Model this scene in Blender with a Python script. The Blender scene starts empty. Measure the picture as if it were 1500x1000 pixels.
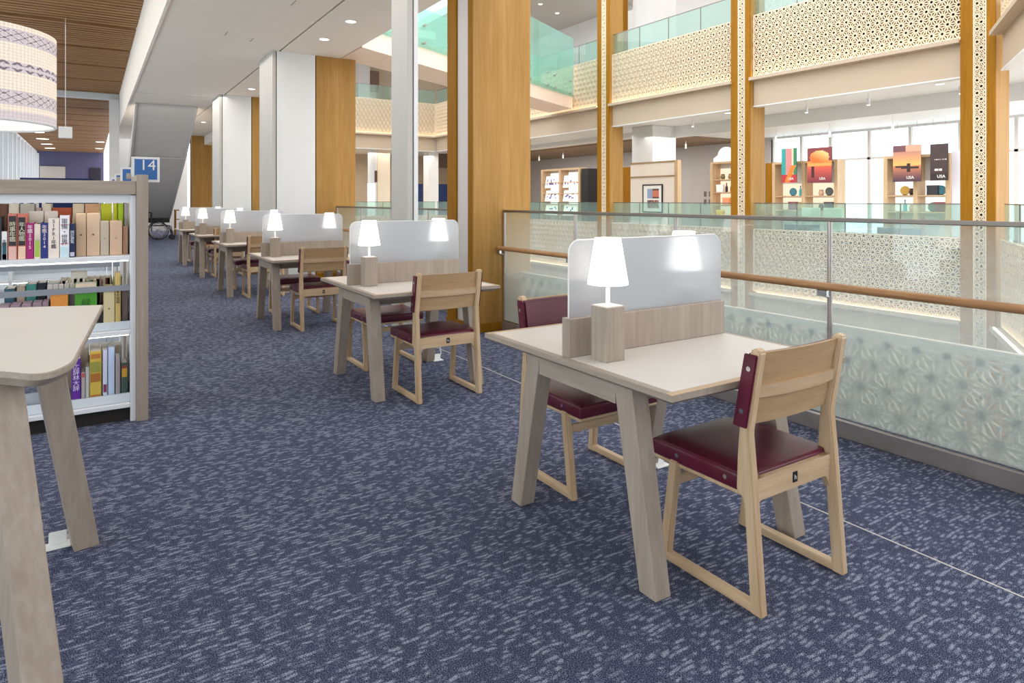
import bpy, bmesh, math, random
from mathutils import Vector, Matrix
random.seed(7)
S = bpy.context.scene
COL = S.collection
PI = math.pi

# ------------------------------------------------------------------ camera, world, light, exposure
F, YAW, V0, EYE = 964.95, 0.5684, 293.22, 1.35
cam = bpy.data.cameras.new('camera')
cam.sensor_width = 36.0
cam.lens = F / 1500 * 36
cam.shift_y = -(500 - V0) / 1500
cam.clip_start, cam.clip_end = 0.05, 300
co = bpy.data.objects.new('camera', cam)
co.location = (0, 0, EYE)
co.rotation_euler = (PI / 2, 0, -YAW)
COL.objects.link(co)
S.camera = co
S.view_settings.view_transform = 'Standard'
S.view_settings.look = 'None'
S.view_settings.gamma = 1
S.view_settings.use_curve_mapping = False
S.view_settings.exposure = 0.45
S.cycles.transparent_max_bounces = 24
S.cycles.max_bounces = 10

world = bpy.data.worlds.new('daylight'); S.world = world
world.use_nodes = True
wb = world.node_tree.nodes['Background']
wb.inputs[0].default_value = (0.98, 0.985, 1.0, 1)
wb.inputs[1].default_value = 2.3

def area(name, loc, sx, sy, power, col=(1, .93, .84), rot=(0, 0, 0)):
    l = bpy.data.lights.new(name, 'AREA'); l.shape = 'RECTANGLE'
    l.size, l.size_y, l.energy, l.color = sx, sy, power, col
    o = bpy.data.objects.new(name, l); o.location = loc; o.rotation_euler = rot
    COL.objects.link(o); return o
# broad area lamps without fittings: deck fill, window side, halls across the atrium
area('reading_deck_fill_light', (1.7, 9, 3.78), 1.6, 9, 60)  # added fill over the middle aisle, no fitting there
area('reading_deck_fill_light', (1.9, 18.5, 3.78), 1.6, 9, 110)  # added to brighten the far aisle carpet, no fitting there
area('slatted_ceiling_light', (-1.2, 12, 4.75), 3, 22, 150)
area('hall_ceiling_light', (14.9, 9, 3.17), 5, 10, 260, (1, .97, .92))
area('hall_ceiling_light', (14.6, 19.5, 3.27), 5, 10, 260, (1, .95, .88))
area('hall_ceiling_light', (9, 26, 3.2), 6, 4, 150, (1, .93, .84))
area('upper_hall_ceiling_light', (14.5, 11, 8.2), 5, 16, 220, (1, .96, .9))

# ------------------------------------------------------------------ materials
def lin(c):
    return tuple(((x / 255) / 12.92 if x / 255 <= .04045 else ((x / 255 + .055) / 1.055) ** 2.4) for x in c)
def rgba(c): return (*lin(c), 1)
class NT:
    def __init__(s, name):
        s.m = bpy.data.materials.new(name); s.m.use_nodes = True
        s.t = s.m.node_tree; s.n = s.t.nodes; s.n.clear()
        s.out = s.n.new('ShaderNodeOutputMaterial')
    def add(s, kind, **kw):
        n = s.n.new(kind)
        for k, v in kw.items(): setattr(n, k, v)
        return n
    def link(s, a, b): s.t.links.new(a, b)
    def math(s, op, a, b=None, clamp=False):
        n = s.add('ShaderNodeMath', operation=op, use_clamp=clamp)
        for i, v in enumerate((a, b)):
            if v is None: continue
            if isinstance(v, (int, float)): n.inputs[i].default_value = v
            else: s.link(v, n.inputs[i])
        return n.outputs[0]
    def coords(s, scale=(1, 1, 1), rot=(0, 0, 0)):
        tc = s.add('ShaderNodeTexCoord'); mp = s.add('ShaderNodeMapping')
        mp.inputs['Scale'].default_value = scale; mp.inputs['Rotation'].default_value = rot
        s.link(tc.outputs['Object'], mp.inputs[0]); return mp.outputs[0]
    def noise(s, vec, scale, detail=3, dist=0):
        n = s.add('ShaderNodeTexNoise'); s.link(vec, n.inputs['Vector'])
        n.inputs['Scale'].default_value = scale; n.inputs['Detail'].default_value = detail
        n.inputs['Distortion'].default_value = dist; return n.outputs['Fac']
    def ramp(s, fac, stops):
        r = s.add('ShaderNodeValToRGB'); el = r.color_ramp.elements
        while len(el) < len(stops): el.new(.5)
        for e, (p, c) in zip(el, stops): e.position = p; e.color = rgba(c)
        s.link(fac, r.inputs[0]); return r.outputs[0]
    def principled(s, col=None, rough=.5, metal=0, spec=.5, bump=None, bstr=.2, bdist=.002):
        p = s.add('ShaderNodeBsdfPrincipled')
        if isinstance(col, tuple): p.inputs['Base Color'].default_value = rgba(col)
        elif col is not None: s.link(col, p.inputs['Base Color'])
        p.inputs['Roughness'].default_value = rough; p.inputs['Metallic'].default_value = metal
        p.inputs['Specular IOR Level'].default_value = spec
        if bump is not None:
            b = s.add('ShaderNodeBump'); b.inputs['Strength'].default_value = bstr
            b.inputs['Distance'].default_value = bdist
            s.link(bump, b.inputs['Height']); s.link(b.outputs[0], p.inputs['Normal'])
        s.link(p.outputs[0], s.out.inputs[0]); return p

def paint(name, c, rough=.6, metal=0, spec=.4, var=.008, scale=3):
    t = NT(name)
    n = t.noise(t.coords(), scale, 4)
    a = tuple(max(0, x * (1 - var)) for x in c); b = tuple(min(255, x * (1 + var)) for x in c)
    t.principled(t.ramp(n, [(.3, a), (.7, b)]), rough, metal, spec); return t.m
def wood(name, dark, light, axis='z', rough=.45, fine=60, spec=.35):
    t = NT(name)
    sc = [1, 1, 1]; i = 'xyz'.index(axis); sc[i] = .06
    v = t.coords(tuple(sc))
    n1 = t.noise(v, fine, 4, .4); n2 = t.noise(v, fine * .16, 3, 1.2)
    f = t.math('ADD', t.math('MULTIPLY', n1, .55), t.math('MULTIPLY', n2, .45))
    t.principled(t.ramp(f, [(.34, dark), (.52, tuple((a + b) / 2 for a, b in zip(dark, light))), (.68, light)]),
                 rough, 0, spec, bump=n1, bstr=.08); return t.m
def emit(name, c, s):
    t = NT(name); e = t.add('ShaderNodeEmission'); e.inputs[0].default_value = rgba(c)
    e.inputs[1].default_value = s; t.link(e.outputs[0], t.out.inputs[0]); return t.m
def glassy(name, tint, haze, haze_col, gloss=.06, rough=.02, zgrad=None):
    """pane: clear tint mixed with a frosted (diffuse + translucent) film, plus a Fresnel reflection"""
    t = NT(name)
    tr = t.add('ShaderNodeBsdfTransparent'); tr.inputs[0].default_value = rgba(tint)
    df = t.add('ShaderNodeBsdfDiffuse'); df.inputs[0].default_value = rgba(haze_col)
    tl = t.add('ShaderNodeBsdfTranslucent'); tl.inputs[0].default_value = rgba(haze_col)
    hz = t.add('ShaderNodeMixShader'); hz.inputs[0].default_value = .62
    t.link(df.outputs[0], hz.inputs[1]); t.link(tl.outputs[0], hz.inputs[2])
    mx = t.add('ShaderNodeMixShader')
    if zgrad:
        tc = t.add('ShaderNodeTexCoord'); sp = t.add('ShaderNodeSeparateXYZ')
        t.link(tc.outputs['Object'], sp.inputs[0])
        mr = t.add('ShaderNodeMapRange')
        t.link(sp.outputs[2], mr.inputs[0])
        for k, vv in zip(range(1, 5), zgrad): mr.inputs[k].default_value = vv
        t.link(mr.outputs[0], mx.inputs[0])
    else: mx.inputs[0].default_value = haze
    t.link(tr.outputs[0], mx.inputs[1]); t.link(hz.outputs[0], mx.inputs[2])
    gl = t.add('ShaderNodeBsdfGlossy'); gl.inputs['Roughness'].default_value = rough
    lw = t.add('ShaderNodeLayerWeight'); lw.inputs[0].default_value = .5
    f5 = t.math('POWER', lw.outputs['Facing'], 5.0)
    fm = t.add('ShaderNodeMixShader')
    t.link(t.math('ADD', t.math('MULTIPLY', f5, .55), gloss, True), fm.inputs[0])
    t.link(mx.outputs[0], fm.inputs[1]); t.link(gl.outputs[0], fm.inputs[2])
    t.link(fm.outputs[0], t.out.inputs[0]); return t.m

def carpet_mat():
    t = NT('woven_blue_carpet')
    base = t.coords()
    warp = t.add('ShaderNodeTexNoise'); t.link(base, warp.inputs['Vector']); warp.inputs['Scale'].default_value = 11
    sub = t.add('ShaderNodeVectorMath', operation='SUBTRACT'); sub.inputs[1].default_value = (.5, .5, .5)
    t.link(warp.outputs['Color'], sub.inputs[0])
    sc = t.add('ShaderNodeVectorMath', operation='SCALE'); sc.inputs['Scale'].default_value = .022
    t.link(sub.outputs[0], sc.inputs[0])
    ad = t.add('ShaderNodeVectorMath', operation='ADD'); t.link(base, ad.inputs[0]); t.link(sc.outputs[0], ad.inputs[1])
    sp = t.add('ShaderNodeSeparateXYZ'); t.link(ad.outputs[0], sp.inputs[0])
    yy = t.math('ADD', t.math('MULTIPLY', sp.outputs[1], 58.0), t.math('MULTIPLY', warp.outputs[0], 1.5))
    row = t.math('FLOOR', yy); fr = t.math('FRACT', yy)
    cb = t.add('ShaderNodeCombineXYZ'); t.link(t.math('MULTIPLY', sp.outputs[0], 24.0), cb.inputs[0]); t.link(t.math('MULTIPLY', row, 3.71), cb.inputs[1])
    run = t.noise(cb.outputs[0], 1, 1)
    fine = t.noise(t.coords((260, 330, 1)), 1, 1)
    prof = t.math('SUBTRACT', 1.0, t.math('ABSOLUTE', t.math('SUBTRACT', t.math('MULTIPLY', fr, 2.0), 1.0)))
    dash = t.math('MULTIPLY', t.math('MULTIPLY', t.math('SUBTRACT', run, .45), 6.0, True), t.math('MULTIPLY', prof, 1.5, True), True)
    f = t.math('ADD', t.math('MULTIPLY', dash, .17), t.math('MULTIPLY', fine, .80))
    c = t.ramp(f, [(.28, (30, 35, 55)), (.40, (61, 67, 90)), (.50, (98, 103, 126)), (.65, (168, 171, 185))])
    t.principled(c, .95, 0, .1, bump=f, bstr=.35, bdist=.004); return t.m

M = {}
M['carpet'] = carpet_mat()
M['ceiling'] = paint('warm_white_ceiling_paint', (234, 226, 217), .8)
M['white'] = paint('white_paint', (216, 217, 218), .55)
M['grey_paint'] = paint('light_grey_paint', (205, 201, 197), .6)
M['fascia'] = paint('beige_fascia_paint', (184, 166, 145), .6)
M['pier_grey'] = paint('pier_grey_paint', (178, 175, 171), .6)
M['lattice'] = paint('cream_lattice', (222, 204, 177), .5)
M['backing'] = paint('tan_backing', (158, 130, 92), .7)
for a in 'xyz':
    M['ash_' + a] = wood('greyed_ash_' + a, (150, 136, 123), (171, 158, 145), a, .5, 55)
    M['birch_' + a] = wood('pale_birch_' + a, (183, 153, 119), (206, 181, 149), a, .42, 50)
    M['ply_' + a] = wood('beech_ply_' + a, (163, 131, 95), (187, 158, 121), a, .45, 34)
    M['oak_' + a] = wood('golden_oak_' + a, (150, 110, 52), (174, 134, 76), a, .45, 26, .2)
M['oak_dark'] = wood('dark_or_shaded_oak', (134, 88, 14), (156, 108, 28), 'z', .6, 40, .12)  # column sides: oak darkened for shade; also plain dark oak furniture
M['handrail'] = wood('handrail_oak', (138, 96, 58), (186, 142, 98), 'y', .4, 60)
M['slat'] = wood('walnut_slat', (126, 88, 52), (168, 126, 82), 'x', .55, 30)
M['dark'] = paint('dark_gap', (38, 34, 32), .8)
M['laminate'] = paint('cream_desk_laminate', (212, 206, 199), .38, 0, .4, .01)
M['steel'] = paint('brushed_steel', (176, 168, 163), .34, .7, .5, .06, 8)
M['chrome'] = paint('polished_metal', (205, 205, 205), .2, 1)
M['cap'] = paint('grey_rail_cap', (128, 122, 116), .35, .8)
M['stair'] = paint('grey_stair_soffit', (208, 205, 200), .7)
M['navy'] = paint('navy_fabric', (38, 56, 104), .8)
M['purple'] = paint('violet_grey_wall', (92, 88, 118), .8)
M['black'] = paint('black_plastic', (28, 28, 30), .5)
M['hall_grey'] = paint('mid_grey_wall', (186, 182, 182), .8)
M['hall_floor'] = paint('pale_stone_floor', (196, 188, 176), .35)
M['plastic'] = paint('white_plastic', (235, 236, 234), .35)
M['shelf_white'] = paint('white_shelf_metal', (232, 234, 238), .4)
M['shelf_grey'] = paint('grey_shelf_metal', (196, 204, 214), .4)
M['bar_grey'] = paint('grey_book_bar', (150, 156, 166), .4, .3)
M['brown_hall'] = paint('brown_hall_ceiling', (134, 112, 92), .7)
M['rubber'] = paint('dark_rubber', (32, 32, 34), .7)
M['shade'] = emit('lit_lamp_shade', (255, 247, 238), 2.6)
M['bulb'] = emit('bulb_glow', (255, 236, 210), 4)
M['downlight'] = emit('downlight_glow', (255, 240, 220), 5)
M['led'] = emit('warm_led_strip', (255, 232, 200), 9)
M['led_soft'] = emit('soft_led_strip', (255, 224, 186), 3)
M['shelf_led'] = emit('white_shelf_led', (255, 248, 238), 5)
M['lightbox'] = emit('backlit_panel', (255, 246, 236), 1.0)
M['warm_box'] = emit('warm_backlit_panel', (255, 226, 196), .9)
M['glass_rail'] = glassy('frosted_teal_glass', (238, 243, 244), .5, (222, 233, 234), .05, .03, (.1, 1.2, .46, .09))
M['glass_far'] = glassy('pale_teal_glass', (226, 242, 238), .13, (214, 234, 228), .045)
M['glass_bridge'] = glassy('mint_glass', (222, 244, 239), .22, (196, 232, 224), .06)
M['glass_clear'] = glassy('clear_window_glass', (244, 249, 250), .02, (240, 245, 248), .04)
def screen_mat():
    t = NT('frosted_acrylic')
    rf = t.add('ShaderNodeBsdfRefraction'); rf.inputs['Color'].default_value = rgba((226, 230, 236))
    rf.inputs['Roughness'].default_value = .62; rf.inputs['IOR'].default_value = 1.16
    df = t.add('ShaderNodeBsdfDiffuse'); df.inputs[0].default_value = rgba((222, 224, 228))
    tl = t.add('ShaderNodeBsdfTranslucent'); tl.inputs[0].default_value = rgba((236, 237, 240))
    m1 = t.add('ShaderNodeMixShader'); m1.inputs[0].default_value = .5
    t.link(df.outputs[0], m1.inputs[1]); t.link(tl.outputs[0], m1.inputs[2])
    m2 = t.add('ShaderNodeMixShader'); m2.inputs[0].default_value = .4
    t.link(rf.outputs[0], m2.inputs[1]); t.link(m1.outputs[0], m2.inputs[2])
    gl = t.add('ShaderNodeBsdfGlossy'); gl.inputs['Roughness'].default_value = .22
    m3 = t.add('ShaderNodeMixShader'); m3.inputs[0].default_value = .06
    t.link(m2.outputs[0], m3.inputs[1]); t.link(gl.outputs[0], m3.inputs[2])
    t.link(m3.outputs[0], t.out.inputs[0]); return t.m
M['screen'] = screen_mat()
def leather():
    t = NT('maroon_leather'); v = t.coords()
    n = t.noise(v, 260, 2); b = t.noise(v, 6, 2)
    t.principled(t.ramp(b, [(.3, (78, 14, 36)), (.7, (98, 24, 50))]), .36, 0, .45, bump=n, bstr=.12, bdist=.001); return t.m
M['leather'] = leather()
def print_mat(name, glow=0.0, rough=.5):
    """flat print carried by the mesh colour attribute"""
    t = NT(name); a = t.add('ShaderNodeVertexColor', layer_name='print')
    p = t.principled(a.outputs[0], rough)
    if glow:
        t.link(a.outputs[0], p.inputs['Emission Color']); p.inputs['Emission Strength'].default_value = glow
    return t.m
M['print'] = print_mat('printed_sheet')
M['print_lit'] = print_mat('backlit_print', .45)
M['drum'] = print_mat('woven_drum_fabric', .22, .9)
_pc = {}
def colour(c, rough=.5):
    k = (tuple(c), rough)
    if k not in _pc: _pc[k] = paint('dyed_%02x%02x%02x' % tuple(int(x) for x in c), c, rough)
    return _pc[k]

# ------------------------------------------------------------------ mesh helpers
def BM(): return bmesh.new()
def box(bm, x0, x1, y0, y1, z0, z1, bev=0, seg=1):
    r = bmesh.ops.create_cube(bm, size=1)
    vs = r['verts']
    for v in vs:
        v.co = Vector(((x0 + x1) / 2 + v.co.x * (x1 - x0), (y0 + y1) / 2 + v.co.y * (y1 - y0), (z0 + z1) / 2 + v.co.z * (z1 - z0)))
    if bev:
        es = list({e for v in vs for e in v.link_edges})
        bmesh.ops.bevel(bm, geom=es, offset=bev, segments=seg, profile=.5, affect='EDGES')
    return bm
def hexa(bm, bot, top):
    """prism between two equal polygons of 3-D points"""
    b = [bm.verts.new(p) for p in bot]; t = [bm.verts.new(p) for p in top]; n = len(b)
    bm.faces.new(b[::-1]); bm.faces.new(t)
    for i in range(n): bm.faces.new((b[i], b[(i + 1) % n], t[(i + 1) % n], t[i]))
    return bm
def prism(bm, pts, axis, a, b):
    """2-D outline extruded along axis from a to b"""
    def P(p, h):
        return {'x': (h, p[0], p[1]), 'y': (p[0], h, p[1]), 'z': (p[0], p[1], h)}[axis]
    hexa(bm, [P(p, a) for p in pts], [P(p, b) for p in pts])
    bmesh.ops.recalc_face_normals(bm, faces=bm.faces); return bm
def cyl(bm, p, q, r, n=12, r2=None, caps=True):
    p, q = Vector(p), Vector(q); d = (q - p); r2 = r if r2 is None else r2
    res = bmesh.ops.create_cone(bm, cap_ends=caps, segments=n, radius1=r, radius2=r2, depth=d.length)
    m = Matrix.Translation((p + q) / 2) @ d.to_track_quat('Z', 'Y').to_matrix().to_4x4()
    bmesh.ops.transform(bm, matrix=m, verts=res['verts']); return bm
def tube(bm, pts, r, n=8):
    for a, b in zip(pts, pts[1:]): cyl(bm, a, b, r, n)
    return bm
def ring(bm, c, axis, R, r, n=24, k=6):
    c = Vector(c); ax = Vector(axis).normalized(); u = ax.orthogonal().normalized(); w = ax.cross(u)
    vs = [[bm.verts.new(c + (u * math.cos(2 * PI * i / n) + w * math.sin(2 * PI * i / n)) * (R + r * math.cos(2 * PI * j / k)) + ax * r * math.sin(2 * PI * j / k)) for j in range(k)] for i in range(n)]
    for i in range(n):
        for j in range(k):
            bm.faces.new((vs[i][j], vs[(i + 1) % n][j], vs[(i + 1) % n][(j + 1) % k], vs[i][(j + 1) % k]))
    return bm
def curved_slab(bm, xs, yf, y_thick, z0, z1, n=10, lean=0.0):
    """vertical slab bowed in plan: y = yf(x); leans by lean*z"""
    pts = [xs[0] + (xs[1] - xs[0]) * i / n for i in range(n + 1)]
    zs = (z0, z1); V = {}
    for i, x in enumerate(pts):
        for j, z in enumerate(zs):
            for k, o in enumerate((0, y_thick)):
                V[i, j, k] = bm.verts.new((x, yf(x) + o + lean * (z - z0), z))
    for i in range(n):
        for k, fl in ((0, 1), (1, 0)):
            q = [V[i, 0, k], V[i + 1, 0, k], V[i + 1, 1, k], V[i, 1, k]]
            bm.faces.new(q if fl else q[::-1])
        bm.faces.new((V[i, 1, 0], V[i + 1, 1, 0], V[i + 1, 1, 1], V[i, 1, 1]))
        bm.faces.new((V[i, 0, 1], V[i + 1, 0, 1], V[i + 1, 0, 0], V[i, 0, 0]))
    for i in (0, n):
        q = [V[i, 0, 0], V[i, 1, 0], V[i, 1, 1], V[i, 0, 1]]
        bm.faces.new(q if i else q[::-1])
    bmesh.ops.recalc_face_normals(bm, faces=bm.faces); return bm
def smooth_by_angle(me):
    for p in me.polygons: p.use_smooth = True
    try: me.set_sharp_from_angle(angle=.7)
    except Exception: pass
def obj(name, bm, m, parent=None, smooth=False, loc=None):
    if isinstance(bm, bmesh.types.BMesh):
        me = bpy.data.meshes.new(name); bm.to_mesh(me); bm.free()
    else: me = bm
    if smooth: smooth_by_angle(me)
    if m is not None and not me.materials: me.materials.append(M[m] if isinstance(m, str) else m)
    o = bpy.data.objects.new(name, me); COL.objects.link(o)
    if parent is not None: o.parent = parent
    if loc is not None: o.location = loc
    return o
def tag(o, label, cat, group=None):
    o['label'] = label; o['category'] = cat
    if group: o['group'] = group
    return o
def thing(name, label, cat, loc=(0, 0, 0), rz=0, group=None):
    o = bpy.data.objects.new(name, None); o.empty_display_size = .1; COL.objects.link(o)
    o.location = loc; o.rotation_euler = (0, 0, rz); return tag(o, label, cat, group)
def struct(name, bm, m):
    o = obj(name, bm, m); o['kind'] = 'structure'; return o
KIDS = {}
def dup(root, loc, rz=None, label=None):
    def cp(o, par):
        c = o.copy(); COL.objects.link(c)
        if par is not None: c.parent = par
        for ch in o.children: cp(ch, c)
        return c
    r = cp(root, None); r.location = loc
    if rz is not None: r.rotation_euler = (0, 0, rz)
    if label: r['label'] = label
    return r
_tm = {}
def text_mesh(body, size, depth=.0006, spacing=1.0, bold=False):
    cu = bpy.data.curves.new('lettering', 'FONT'); cu.body = body; cu.size = size
    cu.align_x = 'CENTER'; cu.align_y = 'CENTER'; cu.extrude = depth; cu.space_line = spacing; cu.resolution_u = 3
    if bold: cu.offset = size * .02
    o = bpy.data.objects.new('lettering', cu); COL.objects.link(o)
    dg = bpy.context.evaluated_depsgraph_get(); me = bpy.data.meshes.new_from_object(o.evaluated_get(dg))
    bpy.data.objects.remove(o); bpy.data.curves.remove(cu)
    me.materials.clear(); return me
def lettering(body, size, m, parent, loc, rot=(PI / 2, 0, 0), name='lettering', spacing=1.0, bold=False):
    o = obj(name, text_mesh(body, size, spacing=spacing, bold=bold), m, parent); o.location = loc; o.rotation_euler = rot; return o
def print_sheet(w, h, fn, nx=16, ny=24):
    """upright printed sheet in the local xz plane facing -y; fn(u,v)->sRGB, v up"""
    me = bpy.data.meshes.new('print'); vs = [((i / nx - .5) * w, 0, j / ny * h) for j in range(ny + 1) for i in range(nx + 1)]
    fs = [(j * (nx + 1) + i, j * (nx + 1) + i + 1, (j + 1) * (nx + 1) + i + 1, (j + 1) * (nx + 1) + i) for j in range(ny) for i in range(nx)]
    me.from_pydata(vs, [], fs); ca = me.color_attributes.new('print', 'FLOAT_COLOR', 'CORNER')
    k = 0
    for j in range(ny):
        for i in range(nx):
            c = rgba(fn((i + .5) / nx, (j + .5) / ny))
            for _ in range(4): ca.data[k].color = c; k += 1
    return me

# ------------------------------------------------------------------ lattice (hemp-leaf fretwork)
_lat = {}
def lattice_mesh(W, H, a=.155, w=.016, d=.016):
    key = (round(W, 3), round(H, 3), a, w)
    if key in _lat: return _lat[key]
    h = a * math.sqrt(3) / 2; segs = set()
    def q(p): return (round(p[0], 4), round(p[1], 4))
    for r in range(-1, int(H / h) + 2):
        for c in range(-2, int(W / a) + 3):
            A = (c * a + (r % 2) * a / 2, r * h); B = (A[0] + a, A[1]); Cc = (A[0] + a / 2, A[1] + h); D = (A[0] - a / 2, A[1] + h)
            for tri in ((A, B, Cc), (A, Cc, D)):
                g = (sum(p[0] for p in tri) / 3, sum(p[1] for p in tri) / 3)
                for p in tri: segs.add((q(p), q(g)))
                for i in range(3):
                    e = sorted((q(tri[i]), q(tri[(i + 1) % 3]))); segs.add((e[0], e[1]))
    V, Fc = [], []
    for p, r in segs:
        t0, t1 = 0.0, 1.0; dx, dy = r[0] - p[0], r[1] - p[1]; ok = True
        for pp, qq in ((-dx, p[0]), (dx, W - p[0]), (-dy, p[1]), (dy, H - p[1])):
            if abs(pp) < 1e-9:
                if qq < 0: ok = False
            else:
                t = qq / pp
                if pp < 0: t0 = max(t0, t)
                else: t1 = min(t1, t)
        if not ok or t1 - t0 < .02: continue
        x0, y0, x1, y1 = p[0] + dx * t0, p[1] + dy * t0, p[0] + dx * t1, p[1] + dy * t1
        L = math.hypot(x1 - x0, y1 - y0) or 1; nx, ny = -(y1 - y0) / L * w / 2, (x1 - x0) / L * w / 2
        b = len(V)
        for yy in (0, d):
            V += [(x0 + nx, yy, y0 + ny), (x0 - nx, yy, y0 - ny), (x1 - nx, yy, y1 - ny), (x1 + nx, yy, y1 + ny)]
        Fc += [(b, b + 1, b + 2, b + 3), (b + 7, b + 6, b + 5, b + 4), (b + 1, b + 5, b + 6, b + 2), (b, b + 3, b + 7, b + 4)]
    f = .02                                                       # frame round the fretwork
    for (x0, x1, z0, z1) in ((0, W, 0, f), (0, W, H - f, H), (0, f, f, H - f), (W - f, W, f, H - f)):
        b = len(V)
        V += [(x, y, z) for y in (-.002, d + .002) for x, z in ((x0, z0), (x1, z0), (x1, z1), (x0, z1))]
        Fc += [(b, b + 1, b + 2, b + 3), (b + 7, b + 6, b + 5, b + 4), (b, b + 4, b + 5, b + 1), (b + 1, b + 5, b + 6, b + 2), (b + 2, b + 6, b + 7, b + 3), (b + 3, b + 7, b + 4, b)]
    me = bpy.data.meshes.new('fretwork'); me.from_pydata(V, [], Fc); me.materials.append(M['lattice'])
    _lat[key] = me; return me

# ================================================================== SETTING: our reading deck
CZ = 3.84
struct('floor', box(BM(), -3.4, 3.66, -6, 60, -.3, 0), 'carpet')
struct('wall_near', box(BM(), -3.4, 3.66, -6.2, -6, 0, 4.2), 'grey_paint')  # unseen wall behind the camera, added to keep daylight off the near carpet
struct('trim_1', box(BM(), 2.668, 2.674, -3, 16, 0, .002), 'grey_paint')            # pale seam in the carpet
b = BM(); box(b, .83, 2.64, -6, 31, CZ, CZ + .4); struct('ceiling', b, 'ceiling')
b = BM(); box(b, 2.675, 3.68, -6, 31, CZ, CZ + .4); struct('ceiling', b, 'ceiling')
struct('trim_2', box(BM(), 2.64, 2.675, -6, 31, CZ + .05, CZ + .4), 'dark')          # dark slot
struct('trim_3', box(BM(), .79, .83, -6, 31, CZ - .02, 4.95), 'ceiling')             # fascia up to the slatted ceiling
struct('trim_4', box(BM(), .84, 3.6, 17.45, 17.47, CZ - .012, CZ), 'grey_paint')
wc = struct('ceiling', box(BM(), -3.4, .79, -6, 60, 4.96, 5.2), 'dark')
b = BM()
y = 9.0
while y < 57.8:
    if abs((y % 2.4) - 1.2) > .12: box(b, -3.4, .785, y, y + .13, 4.88, 4.95)
    y += .2
o = obj('slat', b, 'slat', wc); o['kind'] = 'stuff'
struct('trim_5', box(BM(), -3.4, .785, 25.6, 25.9, 4.7, 4.955), 'white')
struct('wall_far', box(BM(), -3.4, .79, 58, 58.3, 0, 4.96), 'purple')
struct('wall_end', box(BM(), .83, 3.66, 33, 33.2, 0, CZ + .4), 'white')
door = struct('door_1', box(BM(), -3.1, -1.6, 57.9, 57.99, 0, 3.8, .01), colour((196, 186, 176)))
obj('door_handle', cyl(BM(), (-1.75, 57.86, 1.2), (-1.75, 57.9, 1.2), .06), 'chrome', door)
struct('dark_opening', box(BM(), -.1, .6, 57.9, 57.99, 0, 3.75, .01), colour((40, 36, 48)))  # dark sheet painted for the shade inside an opening
# window wall on the left: fins, frame and panes
w1 = struct('window_1', box(BM(), -3.42, -3.28, -3, 58, 0, .12), 'white')
obj('window_head', box(BM(), -3.42, -3.28, -3, 58, 4.6, 4.95), 'white', w1)
for k in range(31):
    yy = -2.0 + 2.0 * k
    if yy > 57.5: break
    obj('fin', box(BM(), -3.5, -3.05, yy - .11, yy + .11, .12, 4.6), 'white', w1)
    if k < 30: obj('pane', box(BM(), -3.40, -3.39, yy + .11, yy + 1.89, .12, 4.6), 'glass_clear', w1)

# white pier / shutter posts and the oak columns along the railing
def oak_column(y0, label):
    t = thing('oak_column', label, 'column', (3.26, y0, 0), 0, 'oak columns along the railing')
    obj('lit_front_skin', box(BM(), .004, .70, 0, .022, 0, CZ - .002, .003), 'oak_z', t)  # thin lighter skin, the brighter lit face of the same oak
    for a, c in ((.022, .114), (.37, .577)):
        obj('oak_panel', box(BM(), 0, .70, a, c, 0, CZ - .002, .004), 'oak_dark', t)  # shade of the aisle-facing sides put into a darker oak colour
    obj('core', box(BM(), .02, .68, .114, .37, 0, CZ - .004), 'grey_paint', t)
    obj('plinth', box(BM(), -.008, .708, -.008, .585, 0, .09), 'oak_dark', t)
    return t
oak_column(5.837, 'golden oak column, nearest and widest of the deck, where the railing ends')
oak_column(11.367, 'golden oak column beside the broad white pier, second along the deck')
oak_column(16.74, 'narrow golden oak strip of a column behind the second white pier')
oak_column(28.0, 'far golden oak column seen right of the grey stair')
def pier(y0, wide, dep, label):
    t = thing('white_pier', label, 'pier', (2.536, y0, 0))
    obj('post', box(BM(), 0, .055, 0, dep, 0, CZ - .002), 'pier_grey', t)
    obj('shutter_guide', box(BM(), .055, .07, .02, dep, 0, CZ - .003), 'dark', t)
    obj('post', box(BM(), .07, .112, 0, dep, 0, CZ - .002), 'white', t)
    if wide: obj('wall_panel', box(BM(), .113, .708, 0, dep, 0, CZ - .002), 'white', t)
pier(5.823, False, .391, 'slender white and grey shutter post standing just left of nearest oak column')
pier(11.36, True, 1.0, 'broad white pier with a dark vertical slot, beside second oak column')
pier(16.73, True, 1.05, 'second broad white pier with a dark slot, further down the aisle')

# stair flight seen from below
t = thing('staircase', 'grey sloping underside of a stair flight at the far end of the aisle', 'stairs', (.95, 0, 0))
path = [(19.3, 3.83), (22.0, 2.62), (26.6, .72)]
for i in range(2):
    (ya, za), (yb, zb) = path[i], path[i + 1]
    obj('soffit', prism(BM(), [(ya, za), (yb, zb), (yb + .12, zb + .28), (ya + .12, za + .28 if i else 3.835)], 'x', .04, 1.41), 'stair', t)
for sx in (0, 1.41):
    b = BM()
    for i in range(2):
        (ya, za), (yb, zb) = path[i], path[i + 1]
        prism(b, [(ya, za - .05 if i else 3.8), (yb, zb - .05), (yb + .12, zb + .36), (ya + .12, min(za + .36, 3.835))], 'x', sx, sx + .04)
    obj('stringer', b, 'grey_paint', t)
obj('crease_line', box(BM(), .04, 1.41, 21.96, 22.02, 2.585, 2.615), 'hall_grey', t)  # darker line added at the kink, where both slopes shade too alike
obj('landing', box(BM(), .02, 1.43, 26.6, 27.6, .55, .75), 'black', t)

tag(obj('grey_backdrop', box(BM(), -10, -9, 24, 75, -1, 9), colour((120, 126, 140))), 'grey blue building wall added outside the far left windows', 'backdrop')  # invented backdrop, dims the bright view between the window fins
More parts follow.
